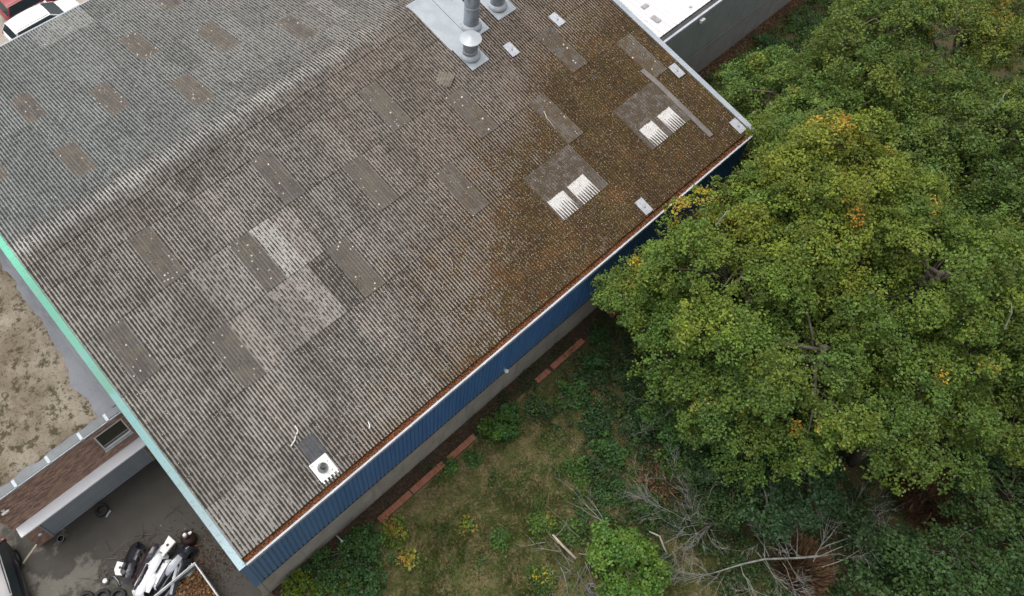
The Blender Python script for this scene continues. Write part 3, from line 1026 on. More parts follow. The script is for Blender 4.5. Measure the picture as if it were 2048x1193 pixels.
# ================================================================== flat-roofed annex on the left
ax = thing('annex', (0, 0, 0), 'low brown brick annex with sediment-covered flat roof and grey roller door', 'annex')
AX0, AY, AZ = -5.60, -6.14, 5.32
b = MB()
b.box(-60 + 54.4 - 0, AY + .10, 0, -.06, 11.5, 5.08)
b.build('body', M['mortar'], ax)
sheet_o = MB()
n1, n2 = 46, 90
rows = []
def sed_edge(y):
    return -.62 - .22 * mnoise.noise((y * .9, 3.1, 0)) - .12 * mnoise.noise((y * 3.3, 7.7, 0)) + (.12 if y > -2 else -.25 * max(0, min(1, (-2 - y) / 2)))
ys = [AY + .34 + (11.3 - AY) * j / n2 for j in range(n2 + 1)]
for j, y in enumerate(ys):
    e = sed_edge(y)
    f0 = -.22 * abs(mnoise.noise((y * 2, 1.3, 0)))
    row = []
    for i in range(n1 + 1):
        x = AX0 + .1 + (e - AX0 - .1) * i / n1
        hgt = .035 + .05 * mnoise.noise((x * .9, y * .9, 0)) + .035 * mnoise.noise((x * 3.2, y * 3.2, 4))
        d = min(i / 3.0, (n1 - i) / 3.0, j / 2.0, 1)
        row.append((x, y + (.10 + .12 * mnoise.noise((x * 1.7, 0, 9)) if j == 0 else 0), 5.125 + max(-.02, hgt + .03) * d))
    rows.append(row)
sheet_o.grid(rows)
o = sheet_o.build('roof_sediment', M['sediment'], ax, True)
o['kind'] = 'stuff'
MB().box(AX0 + .02, AY + .12, 5.08, -.07, 11.5, 5.12).build('roof_felt', M['lead'], ax)
# coping slabs with pale joints along the front edge
x = AX0
k = 0
while x < -.75:
    x1 = min(x + 1.30, -.62)
    MB().box(x + .05, AY - .02, 5.12, x1 - .05, AY + .26, AZ, .012).build('coping_slab', M['coping'], ax)
    MB().box(x1 - .06, AY - .035, 5.125, x1 + .06, AY + .29, AZ + .012, .008).build('coping_clip', M['zinc'], ax)
    x = x1
    k += 1
MB().box(-.56, AY - .01, 5.12, -.06, AY + .28, AZ + .004, .01).build('coping_slab', M['lead'], ax)
MB().box(AX0, AY - .05, AZ - .11, -.07, AY - .022, AZ - .02, .004).build('drip_edge', M['plate'], ax)
# brick facing: every brick of the upper wall, laid in courses
bm_ = MB().box(0, 0, 0, .208, .028, .062, .004).mesh('brick', M['brown_brick'])
MB().box(AX0, AY + .012, 0, -4.98, AY + .10, 5.1).build('wall', M['mortar'], ax)
MB().box(-4.98, AY + .012, 2.45, -.06, AY + .10, 3.46).build('wall', M['mortar'], ax)
MB().box(-4.98, AY + .012, 3.46, -1.40, AY + .10, 5.1).build('wall', M['mortar'], ax)
MB().box(-.24, AY + .012, 3.46, -.06, AY + .10, 5.1).build('wall', M['mortar'], ax)
MB().box(-1.40, AY + .012, 4.80, -.24, AY + .10, 5.1).build('wall', M['mortar'], ax)
MB().box(-.32, AY + .012, 0, -.06, AY + .10, 2.45).build('wall', M['mortar'], ax)
bricks_small = MB()
blist = []
course = .075
zc = .02
cidx = 0
spans_done = 0
WIN = (-1.42, -.22, 3.42, 4.82)
while zc < 5.05:
    off = (cidx % 2) * .11
    x = AX0 + .005 - off
    while x < -.09:
        xa, xb = max(x, AX0 + .004), min(x + .208, -.065)
        ok = xb - xa > .03
        if zc < 2.42 and -5.0 < xb and xa < -.34:
            if xa < -4.99 and xb > -4.99:
                xb = -4.99
            elif xa < -.30 < xb:
                xa = -.30
            else:
                ok = False
        if ok and WIN[2] < zc + .05 and zc < WIN[3] and xb > WIN[0] and xa < WIN[1]:
            if xa < WIN[0]:
                xb = WIN[0]
            elif xb > WIN[1]:
                xa = WIN[1]
            else:
                ok = False
        if ok and xb - xa > .03:
            blist.append((xa, AY - .012 + rnd.uniform(-.003, .003), zc, xb))
        x += .215
    zc += course
    cidx += 1
nb = 0
for xa, yb_, zc, xb in reversed(blist):                # upper courses first: each brick its own part
    if nb < 299 and xb - xa > .205:
        o = bpy.data.objects.new('brick', bm_)
        link(o, ax)
        o.location = (xa, yb_, zc)
        nb += 1
    else:
        bricks_small.box(xa, yb_, zc, xb, AY + .014, zc + .060)
o = bricks_small.build('brick', M['brown_brick'], ax)
o['kind'] = 'stuff'
# window
wn = bpy.data.objects.new('window', None); link(wn, ax); wn.location = (-1.40, AY, 3.44)
b = MB()
b.box(0, -.02, 0, .05, .09, 1.36, .006); b.box(1.12, -.02, 0, 1.17, .09, 1.36, .006)
b.box(.05, -.02, 1.31, 1.12, .09, 1.36, .006); b.box(.05, -.02, 0, 1.12, .09, .06, .006)
b.build('frame', M['white'], wn)
MB().box(-.03, -.10, -.05, 1.20, -.025, .0, .008).build('sill', M['plate'], wn)
MB().box(.05, .05, .06, 1.12, .06, 1.31).build('pane', NT('dusty_window_glass').fin((.05, .05, .035), .15, 0, .5), wn)
MB().box(.05, .02, .24, 1.12, .048, .28, .004).build('glazing_bar', M['plate'], wn)
# canopy over the door
cn = MB()
cn.box(-5.50, AY - .46, 2.56, -.03, AY - .014, 2.66, .012)
cn.build('canopy', M['canopy'], ax)
b = MB()
for x in (-5.44, -4.1, -2.8, -1.5, -.2):
    b.box(x - .03, AY - .42, 2.44, x + .03, AY - .014, 2.56)
b.build('canopy_bracket', M['steel'], ax)
# roller door: separate curtain slats
dr = bpy.data.objects.new('roller_door', None); link(dr, ax); dr.location = (-4.95, AY + .03, 0)
slat = MB().box(0, 0, 0, 4.60, .03, .288, .008).mesh('slat', M['door'])
for k in range(8):
    s_ = bpy.data.objects.new('slat', slat); link(s_, dr); s_.location = (.0, .006 * (k % 2), .05 + k * .292)
MB().box(0, -.01, .006, 4.60, .04, .05, .006).build('bottom_bar', M['plate'], dr)
b = MB(); b.box(-.05, -.05, .006, .0, .05, 2.42, .005); b.box(4.60, -.05, .006, 4.65, .05, 2.42, .005)
b.build('guide_rail', M['plate'], dr)
MB().box(-.05, -.03, 2.39, 4.65, .05, 2.44, .005).build('head_rail', M['black_metal'], dr)
# felt upstand against the gable
MB().box(-.24, AY + .3, 5.12, -.06, 11.4, 5.34, .02).build('upstand', M['lead'], ax)
# lamps on the annex wall
t = thing('wall_camera', (-5.20, AY - .02, 4.42), 'white camera on the brown brick wall at photo edge', 'camera')
MB().box(-.06, -.03, -.05, .06, .0, .09, .008).build('bracket', M['white'], t)
MB().lathe([(.035, 0), (.05, .03), (.05, .26), (.03, .28)], 12, (-.10, -.12, .02), axis='x').build('housing', M['white'], t, auto=40)
MB().tube([(0, -.02, .02), (0, -.12, .02)], .02).build('arm', M['white'], t)
t = thing('door_lamp', (-5.19, AY - .02, 1.05), 'small round white lamp on the pier left of the roller door', 'lamp')
MB().lathe([(.05, 0), (.085, -.03), (.075, -.07), (.03, -.09)], 14, axis='y').build('globe', M['white'], t, auto=50)
MB().lathe([(.06, .01), (.06, -.005)], 12, axis='y').build('base', M['steel'], t)

# ================================================================== white-roofed neighbour
nb_ = thing('neighbour_building', (28.2, -7.4, 0), 'white-roofed building with grey rendered wall abutting the warehouse gable', 'building')
X1 = 34.0
MB().box(-.1, .04, 0, X1, .3, 5.55).build('wall_core', M['hidden_dark'], nb_)
MB().box(-.1, .0, 2.35, X1, .045, 5.42).build('wall', M['grey_render'], nb_)
MB().box(-.1, -.012, 0, X1, .045, 2.27, .006).build('plinth', M['grey_plinth'], nb_)
MB().box(-.1, .012, 2.268, X1, .05, 2.352).build('shadow_gap', M['black_metal'], nb_)
nz = lambda y: 5.60 + .06 * y
b = MB()
nn = 34
for k in range(nn):
    x0 = -.1 + k * 1.0
    bb = MB()
    rows = []
    for y in (.33, 22):
        row = []
        for i in range(4):
            xx = x0 + i * .3333
            row += [(xx, y, nz(y)), (xx + .03, y, nz(y) + .028), (xx + .06, y, nz(y))]
        row = [q for q in row if q[0] < x0 + 1.0 + 1e-6] + [(x0 + 1.0, y, nz(y))]
        rows.append(row)
    bb.grid(rows)
    bb.grid([[(x, y, z - .05) for x, y, z in rows[0]], rows[0]])
    bb.build('roof_panel', M['white_roof'], nb_)
MB().box(-.1, .5, 5.2, X1, 22, 5.5).build('hidden_slab', M['hidden_dark'], nb_)
b = MB()
b.grid([[(x, y, z) for y, z in ((.36, 5.55), (.34, 5.45), (.06, 5.45), (.06, 5.575))] for x in (-.1, X1)])
b.build('gutter', M['brown_gutter'], nb_)
b = MB()
b.grid([[(x, y, z) for y, z in ((.065, 5.575), (.06, 5.60), (-.05, 5.60), (-.055, 5.44))] for x in (-.1, X1)])
b.build('gutter_lip', M['white_trim'], nb_)
pm = rough_mat('grey_repair_patch', (.36, .35, .35), (.28, .27, .27), 5, .8)
for (px, py, wx, wy) in ((3.0, 3.1, .28, .5), (2.1, 2.05, .4, .24), (1.9, 1.0, .3, .5), (5.5, 3.6, .35, .3), (4.0, .6, .12, .12), (4.9, .62, .12, .12), (6.0, .7, .1, .12), (7.4, .7, .12, .14), (6.5, 1.4, .14, .1), (5.2, 3.2, .1, .16), (1.5, 3.6, .22, .22), (7.9, .9, .3, .1)):
    MB().box(px, py, nz(py) + .026, px + wx, py + wy, nz(py + wy / 2) + .04).build('repair_patch', pm, nb_)
for (px, py, wx, wy) in ((1.15, .8, .5, .5), (.9, 2.0, .55, .7), (.6, 3.6, .5, .6), (.5, 5.0, .45, 1.0)):
    MB().box(px - .6, py, nz(py) + .027, px + wx - .35, py + wy, nz(py + wy / 2) + .043, .003).build('edge_flashing', M['verge'], nb_)
t = thing('wall_vent', (32.4, -7.42, 5.2), 'small white vent box under the eave of the grey wall', 'vent')
MB().box(-.16, -.16, -.1, .16, .0, .1, .015).build('housing', M['white'], t)
b = MB()
for k in range(3):
    b.box(-.13, -.175, -.07 + k * .055, .13, -.158, -.04 + k * .055, .003)
b.build('louvre', M['plate'], t)

# ================================================================== cars
def car(name, loc, rz, mat, label, L_=4.3, Wd=1.78, H=1.48, hatch=True, roof_mat=None, cat='car', group=None):
    t = thing(name, loc, label, cat, group, rz)
    hw = Wd / 2
    # stations along x (rear 0 -> front L_): half width, sill z, belt z, crown
    st = [(0.00, .72, .42, .78), (.10, .84, .30, .92), (.45, .97, .24, .96), (1.2, 1.0, .20, .95), (2.2, 1.0, .20, .93), (3.0, 1.0, .20, .92),
          (3.55, .97, .22, .86), (3.95, .92, .26, .78), (4.18, .83, .32, .70), (4.30, .70, .40, .60)]
    rows = []
    for (x, wf, z0, z1) in st:
        x = x / 4.3 * L_
        ww = hw * wf
        half = [(ww * .86, z0), (ww * .97, z0 + (z1 - z0) * .3), (ww, z0 + (z1 - z0) * .6), (ww * .965, z0 + (z1 - z0) * .86), (ww * .90, z1), (ww * .5, z1 + .035), (0, z1 + .045)]
        rows.append([(x, -y, z) for y, z in half] + [(x, y, z) for y, z in half[-2::-1]])
    b = MB()
    b.grid(rows)
    nseg = len(rows[0])
    b.f.append(tuple(range(nseg)))
    b.f.append(tuple(range((len(rows) - 1) * nseg, len(rows) * nseg))[::-1])
    b.build('body', mat, t, auto=50)
    # cabin: rear window, side windows, windscreen, roof
    q = L_ / 4.3
    zb, zt = .94, H
    xb0, xb1, xr0, xr1 = (.12 * q, 3.25 * q, .42 * q, 2.45 * q)
    wb, wr = hw * .90, hw * .70
    def ring(x0, x1, wd, z, n=5):
        out = []
        for sx, sy in ((1, 1), (0, 1), (0, -1), (1, -1)):
            out.append((x1 if sx else x0, wd * sy, z))
        return out
    a, r = ring(xb0, xb1, wb, zb), ring(xr0, xr1, wr, zt - .05)
    def inset(p, q_, k=.08):
        return Vector(p).lerp(Vector(q_), k)
    def pane(nm, i, j, kk=.06, off=.004):
        A, B, C_, D = (Vector(v) for v in (a[i], a[j], r[j], r[i]))
        c = (A + B + C_ + D) / 4
        nrm = (B - A).cross(D - A).normalized()
        if nrm.dot(c - Vector((1.8 * q, 0, 1.0))) < 0:
            nrm = -nrm
        P = [v.lerp(c, kk) + nrm * off for v in (A, B, C_, D)]
        mid = [(P[0] + P[1]) / 2 + nrm * .02, (P[3] + P[2]) / 2 + nrm * .02]
        b = MB()
        b.add(P + mid, [(0, 4, 5, 3), (4, 1, 2, 5)])
        return b.build(nm, M['glass'], t, True)
    b = MB()
    b.add(a + r, [(0, 1, 5, 4), (1, 2, 6, 5), (2, 3, 7, 6), (3, 0, 4, 7)])
    b.build('pillars', mat, t)
    pane('side_window', 0, 1)
    pane('rear_window', 1, 2)
    pane('side_window', 2, 3)
    pane('windscreen', 3, 0)
    rows = []
    for k in range(9):
        u = k / 8
        x = xr0 - .08 + (xr1 + .04 - xr0 + .08) * u
        e = 1 - .25 * abs(2 * u - 1) ** 3
        z = zt - .06 + .06 * (1 - (2 * u - 1) ** 2) + .012
        rows.append([(x, wr * (1.02 if abs(v) < 1 else 1.02) * v * (1 - .05 * abs(2 * u - 1) ** 4), z - .05 * abs(v) ** 2.4) for v in (-1, -.85, -.5, 0, .5, .85, 1)])
    b = MB()
    b.grid(rows)
    b.grid([[(x, y, z - .04) for x, y, z in rows[0]], rows[0]])
    b.grid([rows[-1], [(x, y, z - .04) for x, y, z in rows[-1]]])
    b.build('roof', roof_mat or mat, t, True)
    for s in (-1, 1):
        b = MB()
        b.tube([(xr0 + .05, s * wr * .93, zt + .005), ((xr0 + xr1) / 2, s * wr * .93, zt + .045), (xr1 - .1, s * wr * .93, zt + .005)], .014)
        b.build('roof_rail', M['black_metal'], t)
    for s in (-1, 1):
        for x in (.78 * q, 3.42 * q):
            wh_ = bpy.data.objects.new('wheel', None); link(wh_, t); wh_.location = (x, s * (hw - .10), .32)
            MB().lathe([(.20, -.10), (.30, -.10), (.32, -.06), (.32, .06), (.30, .10), (.20, .10)], 20, axis='y', cap0=False, cap1=False).build('tyre', M['dark'], wh_, auto=40)
            bb = MB().lathe([(.205, -.07), (.205, .07)], 16, axis='y')
            bb.build('rim', M['rim'], wh_)
        MB().box(L_ - .34, s * hw * .72 - .13, .56, L_ - .16, s * hw * .72 + .13, .69, .03).build('headlight', M['lamp_clear'], t)
        MB().box(.03, s * hw * .74 - .12, .62, .13, s * hw * .74 + .12, .86, .02).build('taillight', M['lamp_red'], t)
        m_ = MB().box(2.82 * q, s * (hw + .08) - .09, .93, 2.96 * q, s * (hw + .08) + .09, 1.07, .03)
        m_.build('mirror', mat, t)
    return t

car('parked_car', (6.5, 19.75, .006), R(3), M['car_white'], 'white parked car nose away beyond the far gutter', 4.5, 1.82, 1.5, group=None)
car('parked_car', (7.15, 21.95, .006), R(2), M['car_red'], 'red parked car behind the white one at the photo corner', 4.2, 1.75, 1.5)
car('parked_car', (2.0, 22.4, .006), R(2), M['car_grey'], 'dark parked car just showing behind the red one', 4.3, 1.75, 1.46)
car('parked_car', (11.9, 19.2, .006), R(3), M['car_white'], 'silver-white car tip in front of the white car at the gutter', 4.3, 1.78, 1.46, roof_mat=M['bumper_silver'])
car('parked_car', (-7.1, -5.1, .006), R(-101), M['car_black'], 'black glossy car at the bottom photo corner by the annex', 4.4, 1.8, 1.46)

# ================================================================== car parts and clutter in the yard
def bumper(loc, rz, mat, label, wd=1.75, tilt=0.0, roll=0.0, grille=None, hgt=.5, fog=None):
    t = thing('car_bumper', loc, label, 'car bumper', 'car bumpers heaped in the yard', rot=(tilt, roll, rz))
    n = 28
    prof = [(-.10, -.02), (-.03, .0), (.02, .05), (.06, .16), (.05, .27), (.09, .33), (.07, .42), (-.02, hgt - .02), (-.12, hgt)]
    cut = {}
    def pt(u, d, z):
        x = u * wd / 2
        back = .06 * u * u + .52 * max(0, abs(u) - .72) ** 1.5 * 5.0 * .9
        ang = 0 if abs(u) < .55 else (abs(u) - .55) / .45 * R(72)
        sx = math.sin(ang) * (1 if u > 0 else -1)
        x_ = (x if abs(u) < .72 else (.72 + (abs(u) - .72) * .72) * wd / 2 * (1 if u > 0 else -1)) + d * sx
        return (x_, -back + d * math.cos(ang), z * (1 - .10 * abs(u) ** 3))
    rows = []
    for i in range(n + 1):
        u = -1 + 2 * i / n
        rows.append([pt(u, d, z) for d, z in prof])
    b = MB()
    b.grid(rows)
    b.build('shell', mat, t, True)
    b = MB()
    b.grid([[pt(-1 + 2 * i / n, d - .018, z) for d, z in prof[::-1]] for i in range(n + 1)])
    b.build('inner_shell', M['bumper_black'], t, True)
    if grille:
        u0, u1, z0, z1 = grille
        for (ua, ub) in ((u0, u1),):
            b = MB()
            b.grid([[pt(ua + (ub - ua) * i / 14,   .10 - .01 * abs(2 * zz - 1), z0 + (z1 - z0) * zz) for zz in (0, .5, 1)] for i in range(15)])
            b.build('grille', M['bumper_black'], t)
    for s in (-1, 1):
        b = MB()
        b.grid([[pt(s * (.56 + .13 * i / 5), .10, .10 + .10 * zz * (1 - .3 * (i / 5))) for zz in (0, 1)] for i in range(6)])
        b.build('fog_lamp_recess', M['bumper_black'], t)
        b = MB()
        b.grid([[pt(s * (.60 + .30 * i / 6), .095 - .03 * i / 6, .335 + .05 * zz) for zz in (0, 1)] for i in range(7)])
        b.build('trim_strip', M['bumper_silver'], t)
    return t

BR = R(27)
bumper((-2.95, -9.55, .42), BR + .05, M['bumper_maroon'], 'dark maroon bumper with a pale rim, at the back of the pile', 1.85, R(62), 0, (-.5, .5, .2, .32))
bumper((-3.02, -9.85, .56), BR, M['bumper_white'], 'long white bumper with dark grille openings lying across the pile', 2.0, R(60), R(2), (-.50, .20, .29, .40), .62)
bumper((-2.55, -10.28, .60), BR - .05, M['bumper_white'], 'shorter white bumper nested in front of the long white one', 1.3, R(60), R(-3), (-.3, .3, .06, .14), .34)
bumper((-2.5, -10.62, .50), BR - .1, M['bumper_black'], 'slim black bumper nested in the middle of the pile', 1.7, R(52), R(3), (-.5, .5, .1, .22), .36)
bumper((-2.35, -10.75, .50), BR + .1, M['bumper_black'], 'black bumper lying between the slim black one and the trailer', 1.8, R(60), R(-2), (-.4, .4, .12, .2))
bumper((-1.85, -10.15, .45), BR - .25, M['bumper_black'], 'black bumper at the gable end of the pile, under the white panel', 1.7, R(65), R(4), None)
bumper((-2.75, -10.95, .48), BR - .05, M['bumper_black'], 'foremost black bumper of the pile, at the photo edge', 1.75, R(60), R(5), (-.4, .4, .3, .4))
bumper((-3.05, -9.22, .10), BR + .12, M['bumper_black'], 'low black bumper behind the maroon one, half in leaves', 1.3, R(-50), R(0), None, .4)

def panel(loc, rot, poly, hole, mat, label):
    t = thing('white_panel', loc, label, 'car panel', None, rot=rot)
    MB().prism(poly, 0, .025).build('panel', mat, t)
    b = MB(); b.lathe([(hole[2], .026), (hole[2], .032)], 14, (hole[0], hole[1], 0)); b.build('hole', M['bumper_black'], t)
    b = MB(); b.grid([[(poly[0][0], poly[0][1], .025), (poly[0][0], poly[0][1], .08)], [(poly[1][0], poly[1][1], .025), (poly[1][0], poly[1][1], .08)]])
    b.build('flange', mat, t)
panel((-1.83, -9.73, .62), (R(-12), R(4), R(10)), [(-.32, -.26), (.40, -.20), (.40, .26), (.05, .14), (-.05, .17), (-.36, .18), (-.42, .06), (-.22, .04), (-.20, -.12), (-.36, -.14)], (.12, -.02, .06), M['white'], 'white plastic car panel with cut-outs on top of the black bumper')
panel((-3.62, -9.12, .30), (R(15), R(-10), R(40)), [(-.22, -.16), (.24, -.18), (.26, .16), (-.05, .20), (-.24, .10)], (.05, .0, .05), M['white'], 'small white panel scrap behind the bumper pile')
panel((-1.62, -11.05, .42), (R(-15), R(8), R(25)), [(-.26, -.16), (.28, -.20), (.30, .14), (.08, .18), (-.06, .08), (-.26, .16)], (.0, -.05, .05), M['white'], 'small white panel scrap leaning on the cage trailer')
t = thing('engine_tray', (-2.05, -10.75, .35), 'grey metal bracket box on the black bumpers', 'metal bracket', rz=.4)
MB().box(-.28, -.2, 0, .28, .2, .06, .01).build('tray', M['steel'], t)
b = MB()
b.box(-.28, -.2, .06, -.25, .2, .22); b.box(.25, -.2, .06, .28, .2, .22); b.box(-.25, .17, .06, .25, .2, .2)
b.build('side', M['steel'], t)
MB().box(-.12, -.1, .06, .1, .06, .14, .02).build('bracket', M['plate'], t)

def scrap(x, y, z, rz, tilt, wd, ln, mat, label):
    n = 10
    b = MB()
    rows = []
    for j in range(5):
        v = j / 4 - .5
        rows.append([((i / n - .5) * wd, v * ln * (1 - .5 * abs(i / n - .5)), .16 * wd * (1 - (2 * i / n - 1) ** 2) - .3 * ln * v * v + .02 * math.sin(i * 2.1 + j)) for i in range(n + 1)])
    b.grid(rows)
    b.grid([[(p[0], p[1], p[2] - .02) for p in r[::-1]] for r in rows])
    o = b.build('scrap_piece', M[mat], None, True)
    o.location = (x, y, z)
    o.rotation_euler = (tilt, rnd.uniform(-.2, .2), rz)
    return tag(o, label, 'car scrap', 'loose scrap on the bumper heap')
scrap(-3.35, -9.6, .62, BR + .2, .3, .9, .26, 'bumper_black', 'curved black panel across the near tip of the maroon bumper')
scrap(-2.35, -9.62, .72, BR - .1, .2, .8, .22, 'bumper_black', 'curved black panel over the far end of the long white bumper')
scrap(-3.1, -10.12, .80, BR, .25, 1.0, .10, 'bumper_black', 'thin black strip lying on top of the long white bumper')
scrap(-2.0, -10.55, .72, BR - .3, .3, .9, .30, 'bumper_silver', 'silver curved panel on the black bumpers')
scrap(-2.9, -10.5, .70, BR + .1, .3, .8, .24, 'bumper_white', 'little white curved panel low in the pile')
scrap(-1.7, -10.45, .60, BR - .6, .5, .7, .35, 'bumper_black', 'broad black shell piece beside the bracket box')
scrap(-2.2, -11.0, .70, BR + .3, .2, 1.1, .12, 'bumper_silver', 'thin silver trim lying before the trailer rail')
# cage trailer
t = thing('cage_trailer', (-2.55, -12.25, 0), 'grey steel cage trailer full of brown leaves beside the bumper pile', 'trailer')
hx, hy, zt = 1.28, 1.12, 1.02
for sx in (-1, 1):
    for sy in (-1, 1):
        MB().box(sx * hx - .035, sy * hy - .035, .35, sx * hx + .035, sy * hy + .035, zt, .006).build('post', M['steel'], t)
    wl = bpy.data.objects.new('wheel', None); link(wl, t); wl.location = (0, sx * (hy + .16), .30)
    MB().lathe([(.18, -.09), (.28, -.09), (.30, -.05), (.30, .05), (.28, .09), (.18, .09)], 18, axis='y', cap0=False, cap1=False).build('tyre', M['dark'], wl, auto=40)
    MB().lathe([(.185, -.06), (.185, .06)], 14, axis='y').build('rim', M['rim'], wl)
for z_, nm in ((zt, 'top_rail'), (zt - .17, 'middle_rail'), (.38, 'lower_rail')):
    for s in (-1, 1):
        MB().box(-hx - .035, s * hy - .03, z_ - .03, hx + .035, s * hy + .03, z_ + .03, .006).build(nm, M['steel'], t)
        MB().box(s * hx - .03, -hy + .03, z_ - .03, s * hx + .03, hy - .03, z_ + .03, .006).build(nm, M['steel'], t)
for s in (-1, 1):
    MB().box(-hx + .04, s * hy - .008, .42, hx - .04, s * hy + .008, zt - .21).build('side_panel', M['steel'], t)
    MB().box(s * hx - .008, -hy + .04, .42, s * hx + .008, hy - .04, zt - .21).build('side_panel', M['steel'], t)
MB().box(-hx + .02, -hy + .02, .34, hx - .02, hy - .02, .41).build('floor', M['rust'], t)
MB().tube([(-hx, 0, .36), (-hx - 1.1, 0, .36)], .04).build('drawbar', M['steel'], t)
MB().lathe([(.035, 0), (.035, .36)], 8, (-hx - .9, 0, .006)).build('support_leg', M['steel'], t)

# drum, tyres and small things
t = thing('drum', (-.98, -9.92, 0), 'round dark brown pot with a narrow neck standing by the gable', 'pot')
MB().lathe([(.20, .006), (.27, .06), (.31, .2), (.30, .36), (.22, .5), (.12, .56), (.10, .72), (.12, .74), (.12, .78), (.06, .80)], 24).build('body', M['brown_pot'], t, auto=50)
MB().lathe([(.03, .79), (.075, .82), (.085, .87), (.06, .92), (.01, .94)], 14).build('knob', M['white'], t, True)
MB().box(.10, -.05, .60, .26, .05, .70, .02).build('spout', M['white'], t)
o = MB().tube([(-1.42, -9.98, .05), (-1.05, -10.22, .05), (-.80, -10.36, .06)], .04, 8).build('rusty_bar', M['rust'], None, True)
tag(o, 'rusty orange bar lying on the ground in front of the brown pot', 'bar')

def tyre(loc, label, rot=(0, 0, 0), group=None, rim=False, r=.31):
    t = thing('old_tyre', loc, label, 'tyre', group, rot=rot)
    MB().lathe([(r * .60, -.08), (r * .64, -.095), (r * .92, -.095), (r, -.06), (r, .06), (r * .92, .095), (r * .64, .095), (r * .60, .08), (r * .62, 0), (r * .60, -.08)], 28, cap0=False, cap1=False).build('tyre', M['dark'], t, auto=50)
    b = MB()
    for k in range(36):
        a = 2 * PI * k / 36
        b.box(-.012, -.05, -.004, .012, .05, .006)
        for i in range(len(b.v) - 8, len(b.v)):
            x, y, z = b.v[i]
            b.v[i] = ((r + z) * math.cos(a) - x * math.sin(a), (r + z) * math.sin(a) + x * math.cos(a), y)
    b.build('tread', M['dark'], t)
    if rim:
        MB().lathe([(r * .6, -.05), (r * .55, .02), (r * .2, .03), (r * .15, .06), (.02, .06)], 20, cap0=True).build('rim', M['rim'], t, auto=40)
    return t
tyre((-5.20, -9.18, .105), 'old black tyre, farthest from the bumper pile of three in a row', group='old tyres along the photo edge')
tyre((-4.68, -9.52, .105), 'old black tyre, middle one of three in a row', group='old tyres along the photo edge')
tyre((-4.22, -9.90, .105), 'old black tyre next to the white-capped can', group='old tyres along the photo edge')
tyre((-3.02, -6.55, .10), 'worn dark tyre lying against the foot of the roller door', (R(4), R(5), 0), r=.26)
o = MB().box(-.16, -.05, 0, .16, .05, .12, .02).build('concrete_block', M['steel'], None)
o.location = (-2.88, -6.86, .006); o.rotation_euler = (0, 0, R(25))
tag(o, 'small pale grey block on the ground by the roller door tyre', 'block')
t = thing('bucket', (-4.80, -6.50, 0.006), 'small dark bucket with a pale rim at the pier under the door lamp', 'bucket')
MB().lathe([(.10, 0), (.13, .22), (.115, .22), (.09, .03)], 18, cap1=True).build('body', M['black_metal'], t, auto=40)
MB().lathe([(.13, .215), (.138, .222), (.13, .23), (.122, .222), (.13, .215)], 18, cap0=False, cap1=False).build('rim', M['plate'], t, True)
t = thing('paint_can', (-4.28, -9.12, 0.006), 'grey can with a white lid beside the tyres', 'can')
MB().lathe([(.10, 0), (.11, .02), (.11, .26), (.10, .28)], 16).build('body', M['steel'], t, auto=40)
MB().lathe([(.07, .28), (.09, .30), (.06, .33)], 14).build('lid', M['white'], t, auto=50)
t = thing('bent_strip', (-4.0, -9.3, 0.006), 'curved black and white trim strip between the can and the pile', 'trim strip')
MB().tube([(0, -.3, .04), (.05, -.1, .10), (.03, .1, .12), (-.08, .3, .04)], .035, 6).build('strip', M['bumper_black'], t, True)
MB().tube([(.03, -.28, .07), (.08, -.1, .13), (.06, .1, .15), (-.03, .24, .08)], .015, 6).build('edge', M['bumper_silver'], t, True)
o = MB().box(-.42, -.035, 0, .42, .035, .02, .003).build('ground_strip', M['wood'], None)
o.location = (-6.02, -6.12, .008); o.rotation_euler = (0, 0, R(22))
tag(o, 'pale narrow batten on the yard next to the black car', 'batten')

# heap of twigs and parts behind the bumpers
def scatter_quads(n, fn, size, flat=.25, asp=.6):
    """n small leaf quads; fn(i) -> (n,3) centres"""
    c = fn(n)
    n = len(c)
    a = rs.uniform(0, 2 * PI, n)
    t = np.stack([np.cos(a), np.sin(a), rs.normal(0, flat, n)], 1)
    t /= np.linalg.norm(t, axis=1)[:, None]
    up = np.stack([rs.normal(0, flat, n), rs.normal(0, flat, n), np.ones(n)], 1)
    b = np.cross(up, t)
    b /= np.linalg.norm(b, axis=1)[:, None]
    s = rs.uniform(size[0], size[1], n)[:, None]
    return leaf_quads(c, t, b, s, s * asp)

def leaf_quads(c, t, b, l, w):
    V = np.empty((len(c), 4, 3), dtype=np.float32)
    V[:, 0] = c - t * l * .5
    V[:, 1] = c + b * w * .5
    V[:, 2] = c + t * l * .5
    V[:, 3] = c - b * w * .5
    return V

def pick(cols, n, jit=.18):
    cols = np.array(cols)
    k = rs.randint(0, len(cols), n)
    return np.clip(cols[k] * rs.uniform(1 - jit, 1 + jit, (n, 1)) * rs.uniform(.92, 1.08, (n, 3)), 0, 1)

